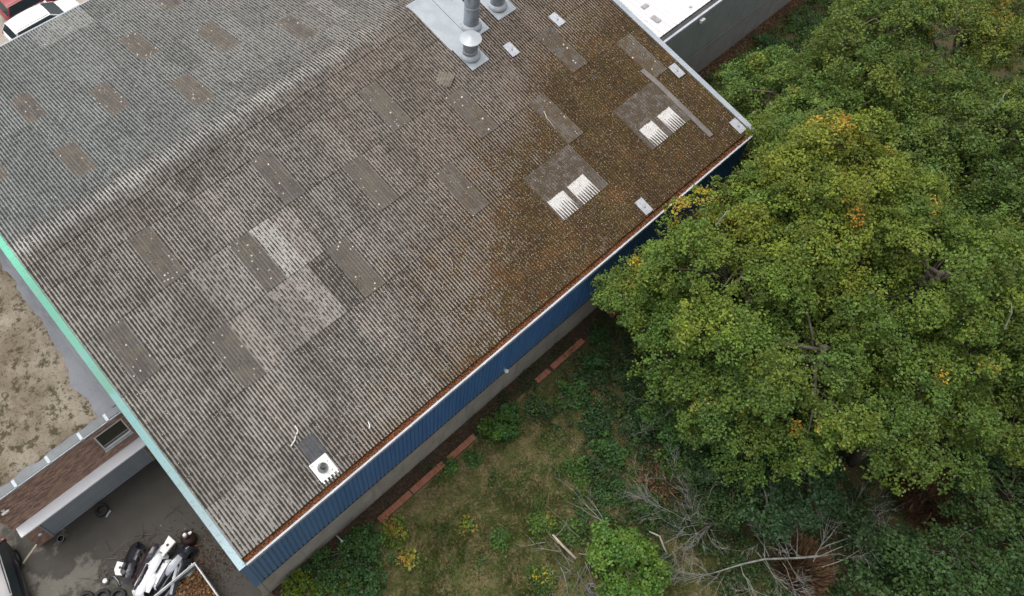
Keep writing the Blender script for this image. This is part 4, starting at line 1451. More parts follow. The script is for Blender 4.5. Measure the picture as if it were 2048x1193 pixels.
BROWN = [(.16, .075, .03), (.11, .055, .028), (.20, .105, .045), (.085, .05, .03), (.24, .15, .07)]
def stuff_quads(name, V, cols, label=None, mat='litter', cat=None):
    o = quads_obj(name, V, M[mat], cols)
    o['kind'] = 'stuff'
    if label:
        o['label'] = label
        o['category'] = cat or 'leaves'
    return o
V = scatter_quads(2000, lambda n: np.stack([rs.normal(-1.35, .75, n), rs.normal(-10.9, .8, n), np.abs(rs.normal(.02, .05, n)) + .012], 1), (.04, .09), .5)
V = V[(V[:, 0, 0] < -.08)]
stuff_quads('leaf_litter', V, pick([(.10, .055, .028), (.07, .04, .024), (.13, .075, .035), (.055, .04, .028)], len(V)), 'brown dead leaves strewn on the yard round the bumper pile')
V = scatter_quads(3200, lambda n: np.stack([-2.55 + rs.uniform(-1.2, 1.2, n), -12.25 + rs.uniform(-1.04, 1.04, n), .43 + .2 * rs.rand(n)], 1), (.07, .15), .6)
stuff_quads('leaf_litter', V, pick(BROWN, len(V)), 'brown dead leaves filling the cage trailer')
b = MB()
for k in range(70):
    p = Vector((rnd.gauss(-2.9, .75), rnd.gauss(-8.9, .22), .03))
    a = rnd.uniform(0, 2 * PI)
    l = rnd.uniform(.3, .9)
    q = p + Vector((math.cos(a) * l, math.sin(a) * l, rnd.uniform(0, .25)))
    b.tube([p, (p + q) / 2 + Vector((0, 0, rnd.uniform(0, .15))), q], [.014, .011, .006], 4)
o = b.build('brushwood', M['bark'], None)
tag(o, 'dark tangle of twigs and scraps behind the bumper pile', 'twigs', kind='stuff')

# ================================================================== litter and moss on the roof and in the gutter
def roof_pts(n, xr, yr):
    x = rs.uniform(xr[0], xr[1], n)
    y = rs.uniform(yr[0], yr[1], n)
    return x, y
def crest_h(x):
    return .024 * np.cos(2 * PI * x / CP)
def moss_np(x, y):
    m = (x - 10.6) - 1.45 * (y + 10.0)
    return np.clip((m + 3.0) / 9.5, 0, 1)
# crumbs: mostly on the mossy side
x, y = roof_pts(46000, (.4, 27.7), (-13.6, -.8))
keep = rs.rand(len(x)) < .07 + .55 * moss_np(x, y)
x, y = x[keep], y[keep]
n = len(x)
z = HR - np.abs(y) * SLOPE + .082 + np.maximum(crest_h(x), -.012)
c = np.stack([x, y, z], 1)
V = scatter_quads(n, lambda k: c, (.018, .052), .25, .7)
mm = moss_np(x, y)[:, None]
cols = np.where(rs.rand(n, 1) < mm, pick([(.36, .30, .18), (.28, .21, .11), (.42, .37, .26), (.20, .13, .065), (.24, .13, .05)], n), pick([(.48, .48, .46), (.40, .39, .36), (.10, .085, .07)], n))
stuff_quads('fallen_leaves', V, cols, 'small pale dry leaves speckling the warehouse roof')
# dead leaves and dirt in the troughs
x = (np.round(rs.uniform(.4, 27.7, 15000) / CP - .5) + .5) * CP + rs.normal(0, .014, 15000)
y = rs.uniform(-13.65, -.8, 15000)
keep = rs.rand(len(x)) < .12 + .8 * moss_np(x, y)
x, y = x[keep], y[keep]
n = len(x)
z = HR - np.abs(y) * SLOPE + .066 + crest_h(x) + rs.uniform(0, .015, n)
V = scatter_quads(n, lambda k: np.stack([x, y, z], 1), (.03, .085), .35, .8)
stuff_quads('moss', V, pick([(.062, .042, .014), (.05, .03, .012), (.085, .062, .015), (.11, .05, .015), (.04, .03, .02)], n), 'brown and olive moss crumbs in the roof troughs', 'moss', 'moss')
# the gutter is full of rusty leaves
n = 12000
x = rs.uniform(.3, 27.9, n)
y = -13.70 + rs.uniform(-.105, .13, n)
z = HE - .012 + rs.uniform(-.03, .035, n)
V = scatter_quads(n, lambda k: np.stack([x, y, z], 1), (.03, .08), .4, .7)
stuff_quads('leaf_litter', V, pick([(.25, .068, .02), (.16, .048, .016), (.29, .105, .03), (.09, .038, .016), (.18, .09, .035)], n), 'rust orange leaves filling the gutter along the blue wall')
# leaf mould on the soil strip at the foot of the wall
n = 9000
x = rs.uniform(3.0, 28, n); y = -14.28 + .58 * rs.rand(n)
V = scatter_quads(n, lambda k: np.stack([x, y, .02 + .03 * rs.rand(n)], 1), (.05, .11), .35, .6)
stuff_quads('leaf_litter', V, pick([(.075, .045, .028), (.05, .033, .022), (.10, .062, .036), (.04, .028, .02), (.055, .05, .025)], n), 'dark leaf mould on the soil strip between plinth and brick edging')
n = 2600
x = rs.uniform(28.4, 50, n); y = -7.7 + rs.normal(0, .28, n)
y = np.minimum(y, -7.45)
V = scatter_quads(n, lambda k: np.stack([x, y, .02 + .04 * rs.rand(n)], 1), (.06, .13), .35, .6)
stuff_quads('leaf_litter', V, pick(BROWN, n), 'red-brown dead leaves along the foot of the grey wall')

# ================================================================== brick edging by the wall
bk = MB().box(-.0325, -.13, 0, .0325, .13, .10, .006).mesh('brick', M['brick'])
for k, (x0, x1, lab) in enumerate(((5.17, 6.885, 'red brick edging section nearest the bramble and the grey pipe'),
                    (6.91, 8.70, 'red brick edging section, slightly higher, second from the brambles'),
                    (8.98, 10.50, 'red brick edging section ending at the leafy shrub by the plinth'),
                    (14.25, 15.08, 'short broken red brick edging stub below the small wall lamp'),
                    (15.22, 17.28, 'long red brick edging section running under the tree edge'),
                    (19.10, 19.95, 'short red brick edging section peeping out beneath the tree'))):
    hgt = (.16, .20, .17, .15, .18, .17)[k]
    t = thing('brick_edging', (x0, -14.44, 0), lab, 'brick edging', 'brick edging sections along the wall')
    MB().box(.01, -.115, 0, x1 - x0 - .01, .115, hgt + .02).build('mortar_bed', M['mortar_red'], t)
    m = int((x1 - x0) / .076)
    for i in range(m):
        if k == 3 and i == 5:
            continue
        o = bpy.data.objects.new('brick', bk)
        link(o, t)
        o.location = (.038 + i * .076, rnd.uniform(-.006, .006), hgt - .06 + rnd.uniform(-.004, .005))
        o.rotation_euler = (0, 0, rnd.uniform(-.02, .02))

# ================================================================== vegetation
def unit(v):
    return v / np.maximum(np.linalg.norm(v, axis=1), 1e-6)[:, None]

def sprays(centres, normals, radii, per, leaf, asp, tints, droop=.25, jit=.22, thick=.16, njit=.55, dirs=None):
    """leafy sprays: flat round clusters of leaves -> quads and colours"""
    k = len(centres)
    idx = np.repeat(np.arange(k), per)
    n = len(idx)
    N = normals[idx]
    ref = np.array([[.31, .83, .17]])
    if dirs is None:
        T = unit(np.cross(N, np.repeat(ref, n, 0)))
    else:
        D = dirs[idx]
        T = unit(D - N * (D * N).sum(1)[:, None] + 1e-4)
    B = np.cross(N, T)
    a = rs.uniform(0, 2 * PI, n)
    r = np.sqrt(rs.rand(n))
    rad = radii[idx] * r
    c = centres[idx] + T * (rad * np.cos(a))[:, None] + B * (rad * np.sin(a))[:, None]
    if dirs is not None:                       # ragged fronds along a twig
        u = rs.rand(n) ** .8 * 2.1 - .6
        wv = rs.normal(0, .34, n) * (1.15 - .42 * u)
        c = centres[idx] + T * (radii[idx] * u)[:, None] + B * (radii[idx] * wv)[:, None]
        r = np.abs(u) * .8
    c += N * (rs.normal(0, thick, n) * radii[idx] - droop * r * r * radii[idx])[:, None]
    out = T * np.cos(a)[:, None] + B * np.sin(a)[:, None]
    t = unit(out + rs.normal(0, .6, (n, 3)))
    nn = unit(N + rs.normal(0, njit, (n, 3)))
    b = unit(np.cross(nn, t))
    l = (leaf[0] * .7 + (leaf[1] * 1.1 - leaf[0] * .7) * rs.rand(n))[:, None]
    V = leaf_quads(c, t, b, l, l * asp)
    col = tints[idx] * rs.uniform(1 - jit, 1 + jit, (n, 1)) * rs.uniform(.92, 1.08, (n, 3))
    return V, np.clip(col, 0, 1)

def hue(base, n, dv=.22, yel=.5):
    """colour family round a base green: some sprays yellower, some bluer"""
    base = np.array(base)
    u = rs.rand(n, 1)
    yv = base * np.array([1.55, 1.18, .9])
    bv = base * np.array([.75, .86, 1.05])
    c = np.where(u < yel, base + (yv - base) * rs.rand(n, 1), base + (bv - base) * rs.rand(n, 1))
    return c * rs.uniform(1 - dv, 1 + dv, (n, 1))

ORANGE = [(.44, .31, .03), (.40, .22, .03), (.42, .34, .05), (.30, .25, .04), (.26, .24, .04)]
AUTUMN = []   # filled below: (x, y, z, r)

def autumn(c, cols, p=.004):
    hit = rs.rand(len(c)) < p
    for (x, y, z, r) in AUTUMN:
        d = np.linalg.norm((c - np.array([x, y, z])) * np.array([1, 1, .45]), axis=1)
        hit |= (d < 1.45 * r * rs.uniform(.55, 1.1, len(c))) & (rs.rand(len(c)) < .5)
    cols = cols.copy()
    m = hit.sum()
    if m:
        cols[hit] = pick(ORANGE, m, .15)
    return cols

def limb_tubes(b, base, top, ends, r0, sides=6):
    base, top = Vector(base), Vector(top)
    seg = [base.lerp(top, k / 4) + Vector((rnd.uniform(-.12, .12), rnd.uniform(-.12, .12), 0)) * (0 < k < 4) for k in range(5)]
    b.tube(seg, [r0 * (1.15 - .16 * k) for k in range(5)], 8)
    for e in ends:
        e = Vector(e)
        k = rnd.uniform(.45, 1.0)
        s = base.lerp(top, k)
        mid = s.lerp(e, .5) + Vector((rnd.uniform(-.2, .2), rnd.uniform(-.2, .2), rnd.uniform(.1, .5)))
        b.tube([s, s.lerp(mid, .5), mid, mid.lerp(e, .55), e], [r0 * .42, r0 * .34, r0 * .24, r0 * .15, r0 * .05], sides)

def tree(name, c, rad, base, label, cat='tree', nl=34, leaf=(.085, .135), per=66, spr=17, asp=.68, tint=(0.064, 0.114, 0.019), yel=.5, bark='bark', lobe=(.65, 1.35), rsp=(.24, .46), group=None, trunk=.2, aut=0.0018, inner=.25, dead=0):
    """c crown centre, rad (rx, ry, rz); trunk stands on the ground below"""
    c = np.array(c, float)
    rad = np.array(rad, float)
    t = thing(name, (base[0], base[1], 0), label, cat, group)
    org = np.array([base[0], base[1], 0.0])
    # lobe centres on the shell, fewer underneath
    L_c = []
    tries = 0
    while len(L_c) < nl and tries < 4000:
        tries += 1
        v = rs.normal(0, 1, 3)
        v /= np.linalg.norm(v)
        if v[2] < -.35:
            continue
        s = rs.uniform(.62, 1.0) if rs.rand() > inner else rs.uniform(.2, .6)
        p = c + v * rad * s
        if p[2] < .5:
            continue
        if p[1] > -14.2 and p[2] < 6.3 and p[0] < 28.5:
            continue
        if all(np.linalg.norm(p - q) > lobe[0] * .72 for q in L_c):
            L_c.append(p)
    L_c = np.array(L_c)
    allV, allC = [], []
    for p in L_c:
        r = rs.uniform(*lobe)
        out = (p - c) / rad
        out = out / max(np.linalg.norm(out), 1e-6)
        d = rs.normal(0, 1, (spr, 3))
        d += out * .75 + np.array([0, 0, .55])
        d = unit(d)
        cc = p + d * r * rs.uniform(.55, 1.05, (spr, 1)) * np.array([1, 1, .8])
        nn = unit(d * .55 + np.array([0, 0, .75]) + out * .25)
        lt = hue(tint, 1, .12, yel)[0]
        tn = (.5 * lt + .5 * hue(tint, spr, .2, yel)) * rs.uniform(.72, 1.35, (spr, 1))
        tn = autumn(cc, tn, aut)
        rr = rs.uniform(rsp[0], rsp[1], spr)
        dd = unit(d * .6 + out * .6 + rs.normal(0, .45, (spr, 3)) + np.array([0, 0, .1]))
        V, C_ = sprays(cc, nn, rr * 1.12, per, leaf, asp, tn, .28, .20, .2, .48, dd)
        allV.append(V)
        allC.append(C_)
    V = np.concatenate(allV) - org.astype(np.float32)
    quads_obj('crown', V, M['leaf'], np.concatenate(allC), t)
    b = MB()
    top = c + np.array([0, 0, rad[2] * .35])
    limb_tubes(b, (0, 0, 0), top - org, [p - org for p in L_c], trunk)
    b.build('trunk', M[bark], t, True)
    for k in range((dead + 1) // 2):
        b = MB()
        v = rs.normal(0, 1, 3) + np.array([-.2, -.3, .9])
        v /= np.linalg.norm(v)
        p = Vector(c + v * rad * rs.uniform(.90, 1.02) - org) + Vector((0, 0, .3))
        a = Vector((rnd.uniform(-.6, .6), rnd.uniform(-.6, .6), rnd.uniform(.0, .35)))
        b.tube([p - a * .6 - Vector((0, 0, .5)), p, p + a * .3 + Vector((.05, .04, .03)), p + a * .6], [.028, .022, .016, .008], 5)
        b.build('dead_branch', M['dead_twig'], t)
    return t

def bush(name, x, y, r, h, label, n=26, leaf=(.08, .14), per=34, asp=.75, tint=(0.051, 0.116, 0.021), yel=.4, cat='bush', rsp=(.18, .34), group=None, sq=1.0, rot=0.0, flat=.75, aut=.0, tall=False):
    t = thing(name, (x, y, 0), label, cat, group)
    d = rs.normal(0, 1, (n, 3))
    d[:, 2] = np.abs(d[:, 2]) + .15
    d = unit(d)
    s = rs.uniform(.35, 1.0, (n, 1))
    lump = 1 + .35 * np.sin(d[:, :1] * 3.1 + x) * np.cos(d[:, 1:2] * 2.7 + y)
    cc = d * s * np.array([r, r * sq, h * .9]) * lump
    cc[:, 2] = np.clip(cc[:, 2], .12, None)
    ca, sa = math.cos(rot), math.sin(rot)
    cc[:, 0], cc[:, 1] = cc[:, 0] * ca - cc[:, 1] * sa, cc[:, 0] * sa + cc[:, 1] * ca
    if y > -15.6 and x < 28:
        cc[:, 1] = np.minimum(cc[:, 1], -13.98 - y)
    nn = unit(d * (1 - flat) + np.array([0, 0, flat]))
    tn = hue(tint, n, .22, yel)
    if aut:
        hit = rs.rand(n) < aut
        if hit.sum():
            tn[hit] = pick([(.38, .30, .04), (.32, .22, .04), (.30, .28, .05)], hit.sum())
    V, C_ = sprays(cc, nn, rs.uniform(rsp[0], rsp[1], n), per, leaf, asp, tn, .3, .2, .22, .5)
    V[:, :, 2] = np.maximum(V[:, :, 2], .015)
    quads_obj('leaves', V, M['leaf'], C_, t)
    b = MB()
    for k in range(min(n, 14)):
        e = Vector(cc[k])
        b.tube([(rnd.uniform(-.05, .05) * r, rnd.uniform(-.05, .05) * r, 0), e * .5 + Vector((0, 0, .12)), e], [.02, .013, .005], 4)
    b.build('stems', M['bark'], t)
    return t

# autumn-coloured sprigs where the photo shows them
AUTUMN += [(25.6, -17.2, 11.0, .75), (24.9, -17.3, 10.6, .45), (21.5, -15.2, 7.6, .75), (20.9, -15.0, 7.4, .4), (25.1, -15.2, 10.6, .35), (18.4, -15.3, 6.0, .4), (17.0, -15.2, 3.6, .35),
           (31.9, -18.0, 9.9, .5), (29.6, -17.6, 9.0, .45), (26.0, -21.3, 10.5, .35), (23.2, -26.4, 8.0, .45), (38.6, -17.9, 9.6, .5), (17.5, -23.6, 6.8, .35), (19.3, -17.3, 8.1, .3), (22.6, -19.5, 11.6, .3)]

tree('broadleaf_tree', (21.0, -18.1, 7.2), (3.7, 3.1, 3.0), (21.2, -18.8), 'big green tree reaching over the gutter and the dark blue wall', nl=52, spr=18, tint=(0.122, 0.193, 0.028), dead=3, yel=.55)
tree('broadleaf_tree', (24.3, -18.9, 8.8), (3.7, 3.2, 3.0), (24.3, -19.4), 'tallest yellowish green tree with orange sprigs opposite the grey verge corner', nl=52, spr=18, tint=(0.136, 0.193, 0.026), yel=.65, aut=0.0054, dead=4)
tree('broadleaf_tree', (20.1, -22.1, 6.6), (3.4, 3.2, 3.0), (20.0, -22.3), 'full green tree in the middle of the wood with drooping lobes', nl=48, spr=18, tint=(0.105, 0.169, 0.026), yel=.45, dead=4)
tree('broadleaf_tree', (24.6, -23.2, 8.2), (3.3, 3.2, 3.0), (24.6, -23.3), 'tall green tree at the photo edge right of the bare white branch', nl=44, spr=18, tint=(0.112, 0.179, 0.027), yel=.5, dead=4)
tree('broadleaf_tree', (21.6, -25.6, 5.4), (2.4, 2.3, 2.6), (21.6, -25.8), 'tall narrow tree hanging over the dark gap near the brown bracken', nl=26, spr=17, tint=(0.096, 0.158, 0.025), aut=0.0054, dead=2)
tree('broadleaf_tree', (33.8, -15.6, 7.4), (3.8, 3.2, 3.0), (33.8, -15.6), 'large tree behind at the photo top with dark hollows in its crown', nl=46, spr=16, tint=(0.100, 0.158, 0.027), yel=.45, aut=0.0045, dead=2)
tree('broadleaf_tree', (31.6, -13.4, 4.2), (3.5, 2.7, 2.2), (31.6, -13.4), 'light green bushy tree beyond the warehouse corner', nl=38, spr=16, tint=(0.112, 0.185, 0.033), yel=.4, leaf=(.09, .14))
tree('broadleaf_tree', (33.4, -21.0, 7.6), (3.5, 3.0, 2.8), (33.4, -21.2), 'deep green tree at the photo edge behind the tallest tree', nl=40, spr=16, tint=(0.090, 0.147, 0.026), yel=.4, dead=2)
tree('broadleaf_tree', (26.3, -27.5, 5.4), (3.0, 2.8, 2.4), (26.3, -27.6), 'spreading green tree at the photo edge below the orange sprig', nl=34, spr=16, tint=(0.096, 0.158, 0.026), aut=0.0036, dead=2)
tree('broadleaf_tree', (39.2, -17.4, 7.2), (3.4, 3.0, 2.8), (39.2, -17.6), 'yellow tinged tree in the top corner of the photo', nl=36, spr=15, tint=(0.128, 0.179, 0.028), yel=.6, aut=0.0135)
tree('broadleaf_tree', (19.0, -18.4, 4.2), (2.3, 1.9, 2.0), (19.2, -18.9), 'small tree under the big one beside the end of the brick edging', nl=28, spr=16, tint=(0.105, 0.179, 0.028), yel=.5)
tree('broadleaf_tree', (17.7, -21.6, 4.4), (2.2, 2.0, 2.0), (17.8, -21.7), 'small dark green tree behind the fine bare twigs', nl=26, spr=16, tint=(0.082, 0.147, 0.026), yel=.35, dead=2)
tree('broadleaf_tree', (30.0, -24.9, 6.4), (3.2, 3.0, 2.6), (30.0, -25.0), 'shaded green tree low at the photo edge beyond the dark gap', nl=34, spr=16, tint=(0.090, 0.151, 0.026), yel=.4, aut=0.0027)
tree('broadleaf_tree', (29.2, -16.6, 6.6), (2.9, 2.3, 2.5), (29.2, -16.6), 'green tree between the tallest tree and the roof corner', nl=32, spr=16, tint=(0.103, 0.164, 0.027), yel=.45, aut=0.0045)
tree('broadleaf_tree', (18.5, -15.45, 5.3), (1.5, 1.0, 1.5), (18.9, -16.6), 'leafy tree pressing against the blue wall and brushing the gutter', nl=18, spr=14, lobe=(.5, .9), tint=(0.119, 0.185, 0.028), yel=.55, aut=0.0027)
tree('broadleaf_tree', (29.6, -20.6, 6.3), (2.9, 2.4, 2.4), (29.6, -20.7), 'green tree in the gap behind the tallest tree at the right', nl=30, spr=16, tint=(0.106, 0.165, 0.032), yel=.45, aut=.003)
tree('broadleaf_tree', (34.0, -25.4, 6.0), (3.0, 2.6, 2.4), (34.0, -25.5), 'far green tree cut by the right photo edge behind the deep green one', nl=28, spr=15, tint=(0.101, 0.160, 0.032), yel=.45, aut=.003)
# understorey
U = dict(leaf=(.10, .17), per=40, rsp=(.28, .48), lobe=(.5, .9))
tree('young_tree', (20.1, -30.0, 2.2), (2.2, 1.8, 1.5), (20.1, -30.0), 'shaded young maple at the bottom edge right of the brown bracken', nl=17, spr=12, tint=(0.045, 0.093, 0.022), yel=.3, trunk=.08, **U)
tree('young_tree', (23.6, -30.3, 2.2), (2.0, 2.0, 1.5), (23.6, -30.3), 'shaded young maple far in the bottom corner of the photo', nl=15, spr=12, tint=(0.047, 0.089, 0.022), yel=.3, trunk=.08, **U)
tree('young_tree', (19.4, -27.6, 1.4), (1.5, 1.4, 1.1), (19.4, -27.6), 'low dark sapling between bracken and the hanging tree', nl=9, spr=11, tint=(0.033, 0.069, 0.020), yel=.2, trunk=.06, **U)
tree('young_tree', (15.9, -22.5, 2.1), (1.5, 1.4, 1.3), (15.9, -22.5), 'dense dark green holly-like shrub behind the grey dead branches', nl=17, spr=14, tint=(0.038, 0.077, 0.018), yel=.2, trunk=.07, leaf=(.07, .12), per=44, rsp=(.2, .38), lobe=(.4, .7))
tree('young_tree', (17.6, -24.4, 2.6), (1.5, 1.4, 1.3), (17.6, -24.4), 'bluish green young tree right of the grey dead branches', nl=14, spr=12, tint=(0.035, 0.079, 0.024), yel=.15, trunk=.07, **U)
tree('young_tree', (22.4, -32.4, 2.0), (2.2, 1.8, 1.4), (22.4, -32.4), 'sycamore sapling cut by the bottom corner', nl=14, spr=12, tint=(0.042, 0.093, 0.020), yel=.3, trunk=.08, **U)
tree('young_tree', (17.2, -29.6, 1.6), (1.5, 1.2, 1.1), (17.2, -29.6), 'low shaded sapling on the bottom edge next to the bare dead tree', nl=9, spr=11, tint=(0.038, 0.083, 0.020), yel=.25, trunk=.06, **U)
tree('young_tree', (26.4, -31.0, 2.6), (2.2, 2.0, 1.6), (26.4, -31.0), 'shaded young tree beyond the bottom corner maples', nl=14, spr=12, tint=(0.042, 0.079, 0.020), yel=.3, trunk=.08, **U)
tree('young_tree', (10.95, -22.1, 1.2), (.95, 1.75, 1.05), (10.95, -22.1), 'bright green maple bush standing out at the bottom of the meadow', nl=22, spr=13, tint=(0.094, 0.188, 0.030), yel=.45, trunk=.06, leaf=(.10, .16), per=38, rsp=(.2, .36), lobe=(.3, .6), aut=.0)
tree('young_tree', (16.3, -20.4, 1.5), (1.4, 1.3, 1.0), (16.3, -20.4), 'green shrub under the fine bare twigs at the wood edge', nl=18, spr=12, tint=(0.050, 0.114, 0.025), yel=.3, trunk=.06, leaf=(.08, .13), per=40, rsp=(.2, .36), lobe=(.4, .7))

BU = bush
# brambles and shrubs at the foot of the blue wall
BU('bramble', 1.2, -14.35, 0.90, 1.03, 'yellow-green bramble at the very corner of the blue wall', 26, tint=(0.087, 0.160, 0.018), yel=.8, sq=.7)
BU('bramble', 2.35, -14.75, 1.20, 1.26, 'dark bramble mound by the wall corner, second from the asphalt', 36, tint=(0.046, 0.112, 0.025), yel=.25)
BU('bramble', 3.55, -14.55, 1.02, 1.15, 'dark bramble mound around the leaning grey pipe', 28, tint=(0.041, 0.102, 0.025), yel=.2, sq=.8)
BU('bramble', 4.35, -14.75, 0.90, 1.15, 'bramble mound touching the end of the brick edging', 28, tint=(0.046, 0.112, 0.025), yel=.3)
BU('bramble', 2.7, -15.75, 1.20, 0.92, 'wide dark bramble in front of the wall-corner mound', 34, tint=(0.041, 0.105, 0.026), yel=.25)
BU('bramble', 3.75, -15.7, 1.02, 0.92, 'dark bramble between the pipe mound and the yellowing one', 28, tint=(0.041, 0.102, 0.025), yel=.25)
BU('bramble', 1.3, -15.3, 1.02, 0.80, 'light yellow-green bramble at the edge of the asphalt', 28, tint=(0.093, 0.173, 0.018), yel=.85)
BU('bramble', 5.35, -15.25, 0.72, 0.63, 'yellowing bramble spilling from the brick edging onto the grass', 24, tint=(0.087, 0.153, 0.023), yel=.8, aut=.3)
BU('bramble', 5.0, -16.4, 0.66, 0.46, 'small yellow-leaved bramble patch in the dry grass', 14, tint=(0.087, 0.141, 0.023), yel=.8, aut=.25)
BU('shrub', 11.2, -14.75, .75, 1.15, 'bright leafy shrub against the plinth at the gap in the brick edging', 32, tint=(0.059, 0.138, 0.023), yel=.5)
BU('shrub', 12.3, -14.7, .6, .9, 'lower leafy shrub right of the bright one at the edging gap', 22, tint=(0.049, 0.125, 0.025), yel=.35)
BU('shrub', 11.7, -15.35, .6, .6, 'low shrub on the grass in front of the edging gap', 20, tint=(0.049, 0.120, 0.025), yel=.3)
BU('shrub', 8.85, -14.7, .30, .5, 'little green tuft between two brick edging sections', 10, tint=(0.062, 0.141, 0.025), yel=.4)
BU('shrub', 9.75, -15.1, .4, .35, 'little green weed clump on the grass beside the brick edging', 10, tint=(0.057, 0.128, 0.025), yel=.5)
BU('shrub', 17.9, -14.75, .7, .8, 'shrub growing over the brick edging near the tree', 24, tint=(0.037, 0.099, 0.026), yel=.25)
BU('shrub', 16.6, -15.6, .8, .8, 'loose green shrub in front of the long brick edging section', 26, tint=(0.041, 0.102, 0.025), yel=.3)
BU('shrub', 15.0, -15.9, .85, .7, 'broad low shrub in front of the broken edging stub', 28, tint=(0.047, 0.118, 0.027), yel=.3)
BU('shrub', 14.9, -17.3, 1.0, .9, 'broad dark shrub between the meadow and the wood edge, nearer the wall', 34, tint=(0.037, 0.092, 0.025), yel=.2)
BU('shrub', 14.2, -18.7, 1.0, .9, 'broad green shrub at the meadow edge with pale tips', 34, tint=(0.052, 0.128, 0.027), yel=.35)
BU('shrub', 12.7, -18.4, .75, .6, 'low shrub sticking out into the dry meadow', 24, tint=(0.059, 0.138, 0.025), yel=.4)
BU('shrub', 12.9, -20.0, 1.0, .8, 'shrub beside the tree-shaded brown hollow', 30, tint=(0.044, 0.107, 0.025), yel=.3)
BU('shrub', 16.7, -18.2, .9, 1.0, 'shrub right under the small tree at the wood edge', 26, tint=(0.041, 0.097, 0.023), yel=.3)
BU('shrub', 10.0, -18.9, .7, .5, 'low yellow-green shrub in the meadow above the bright maple bush', 22, tint=(0.072, 0.151, 0.025), yel=.55, aut=.08)
BU('shrub', 10.9, -19.9, .75, .6, 'leafy shrub around the tip of the pale log', 24, tint=(0.059, 0.133, 0.025), yel=.5, aut=.05)
BU('shrub', 8.6, -20.7, .7, .5, 'leafy patch at the bottom edge left of the branch pile', 20, tint=(0.068, 0.138, 0.025), yel=.6, aut=.12)
BU('shrub', 8.35, -18.3, .5, .35, 'small green clump in the middle of the dry meadow', 14, tint=(0.064, 0.141, 0.025), yel=.5)
BU('shrub', 7.75, -16.9, .28, .4, 'small yellow-flecked weed standing alone in the meadow', 8, tint=(0.083, 0.153, 0.025), yel=.7, aut=.3)
BU('shrub', 13.6, -21.4, .9, .7, 'green shrub beside the first dead branch fan', 26, tint=(0.047, 0.110, 0.023), yel=.4)
BU('shrub', 12.3, -23.0, .8, .6, 'green shrub at the bottom edge between maple bush and bare tree', 20, tint=(0.035, 0.079, 0.021), yel=.25)
BU('shrub', 13.4, -15.3, .6, .5, 'low weed clump on the soil just past the short edging stub', 20, tint=(0.050, 0.099, 0.027), yel=.3)
BU('shrub', 18.9, -16.4, .9, .9, 'dark shrub deep under the small tree by the last brick edging', 28, tint=(0.040, 0.081, 0.026), yel=.25)
BU('shrub', 17.6, -16.8, .9, .8, 'leafy shrub between the long edging section and the wood edge', 28, tint=(0.047, 0.092, 0.027), yel=.3)
BU('shrub', 15.9, -18.9, .9, .8, 'leafy shrub at the foot of the fine bare twigs', 28, tint=(0.045, 0.088, 0.027), yel=.3)
BU('shrub', 14.0, -22.4, .8, .6, 'low shrub under the dead broom of fine branches', 22, tint=(0.040, 0.077, 0.024), yel=.3)
# strip beyond the warehouse
BU('shrub', 36.0, -8.9, 1.1, .9, 'green shrub at the foot of the grey wall, nearest the verge', 32, tint=(0.052, 0.134, 0.030), yel=.4)
BU('shrub', 38.6, -8.9, 1.2, 1.0, 'green shrub at the foot of the grey wall, middle of three', 34, tint=(0.047, 0.120, 0.029), yel=.35)
BU('shrub', 41.6, -9.6, 1.4, 1.2, 'green shrub at the foot of the grey wall at the photo top', 36, tint=(0.052, 0.125, 0.029), yel=.4)
BU('shrub', 33.6, -9.4, .9, .6, 'low yellowish shrub next to the warehouse corner', 24, tint=(0.072, 0.146, 0.027), yel=.6)
BU('shrub', 35.2, -10.5, 1.0, .7, 'low shrub between the grey wall and the light bushy tree', 26, tint=(0.057, 0.134, 0.027), yel=.5)
BU('shrub', 37.6, -11.0, 1.2, 1.0, 'rounded shrub behind the light bushy tree', 30, tint=(0.054, 0.120, 0.027), yel=.45)
BU('shrub', 32.4, -10.6, .9, .7, 'low green shrub just off the roof corner', 24, tint=(0.052, 0.118, 0.027), yel=.4)
BU('shrub', 40.5, -12.2, 1.6, 1.5, 'large loose shrub near the photo top beyond the grey wall', 36, tint=(0.059, 0.122, 0.025), yel=.5)
BU('shrub', 44.5, -11.5, 1.8, 1.6, 'large shrub far along the grey wall at the photo top edge', 36, tint=(0.057, 0.120, 0.025), yel=.5)

# ------------------------------------------------------------------ dead branches
def branch(b, p, d, l, r, depth, spread=.55, kids=(3, 5), grav=.0):
    n = 5
    pts = [p]
    dd = d.normalized()
    for k in range(n):
        dd = (dd + Vector((rnd.gauss(0, .13), rnd.gauss(0, .13), rnd.gauss(0, .09) + grav))).normalized()
        q = pts[-1] + dd * (l / n)
        if q.z < .03:
            q.z = .03 + rnd.random() * .05
        pts.append(q)
    b.tube(pts, [r * (1 - .72 * k / n) for k in range(n + 1)], 5 if r > .02 else 4, False)
    if depth <= 0:
        return
    for k in range(rnd.randint(*kids)):
        i = rnd.randint(1, n)
        nd = (dd + Vector((rnd.gauss(0, spread), rnd.gauss(0, spread), rnd.gauss(0, spread * .6)))).normalized()
        branch(b, pts[i], nd, l * rnd.uniform(.4, .7), max(.006, r * .55), depth - 1, spread, kids, grav)

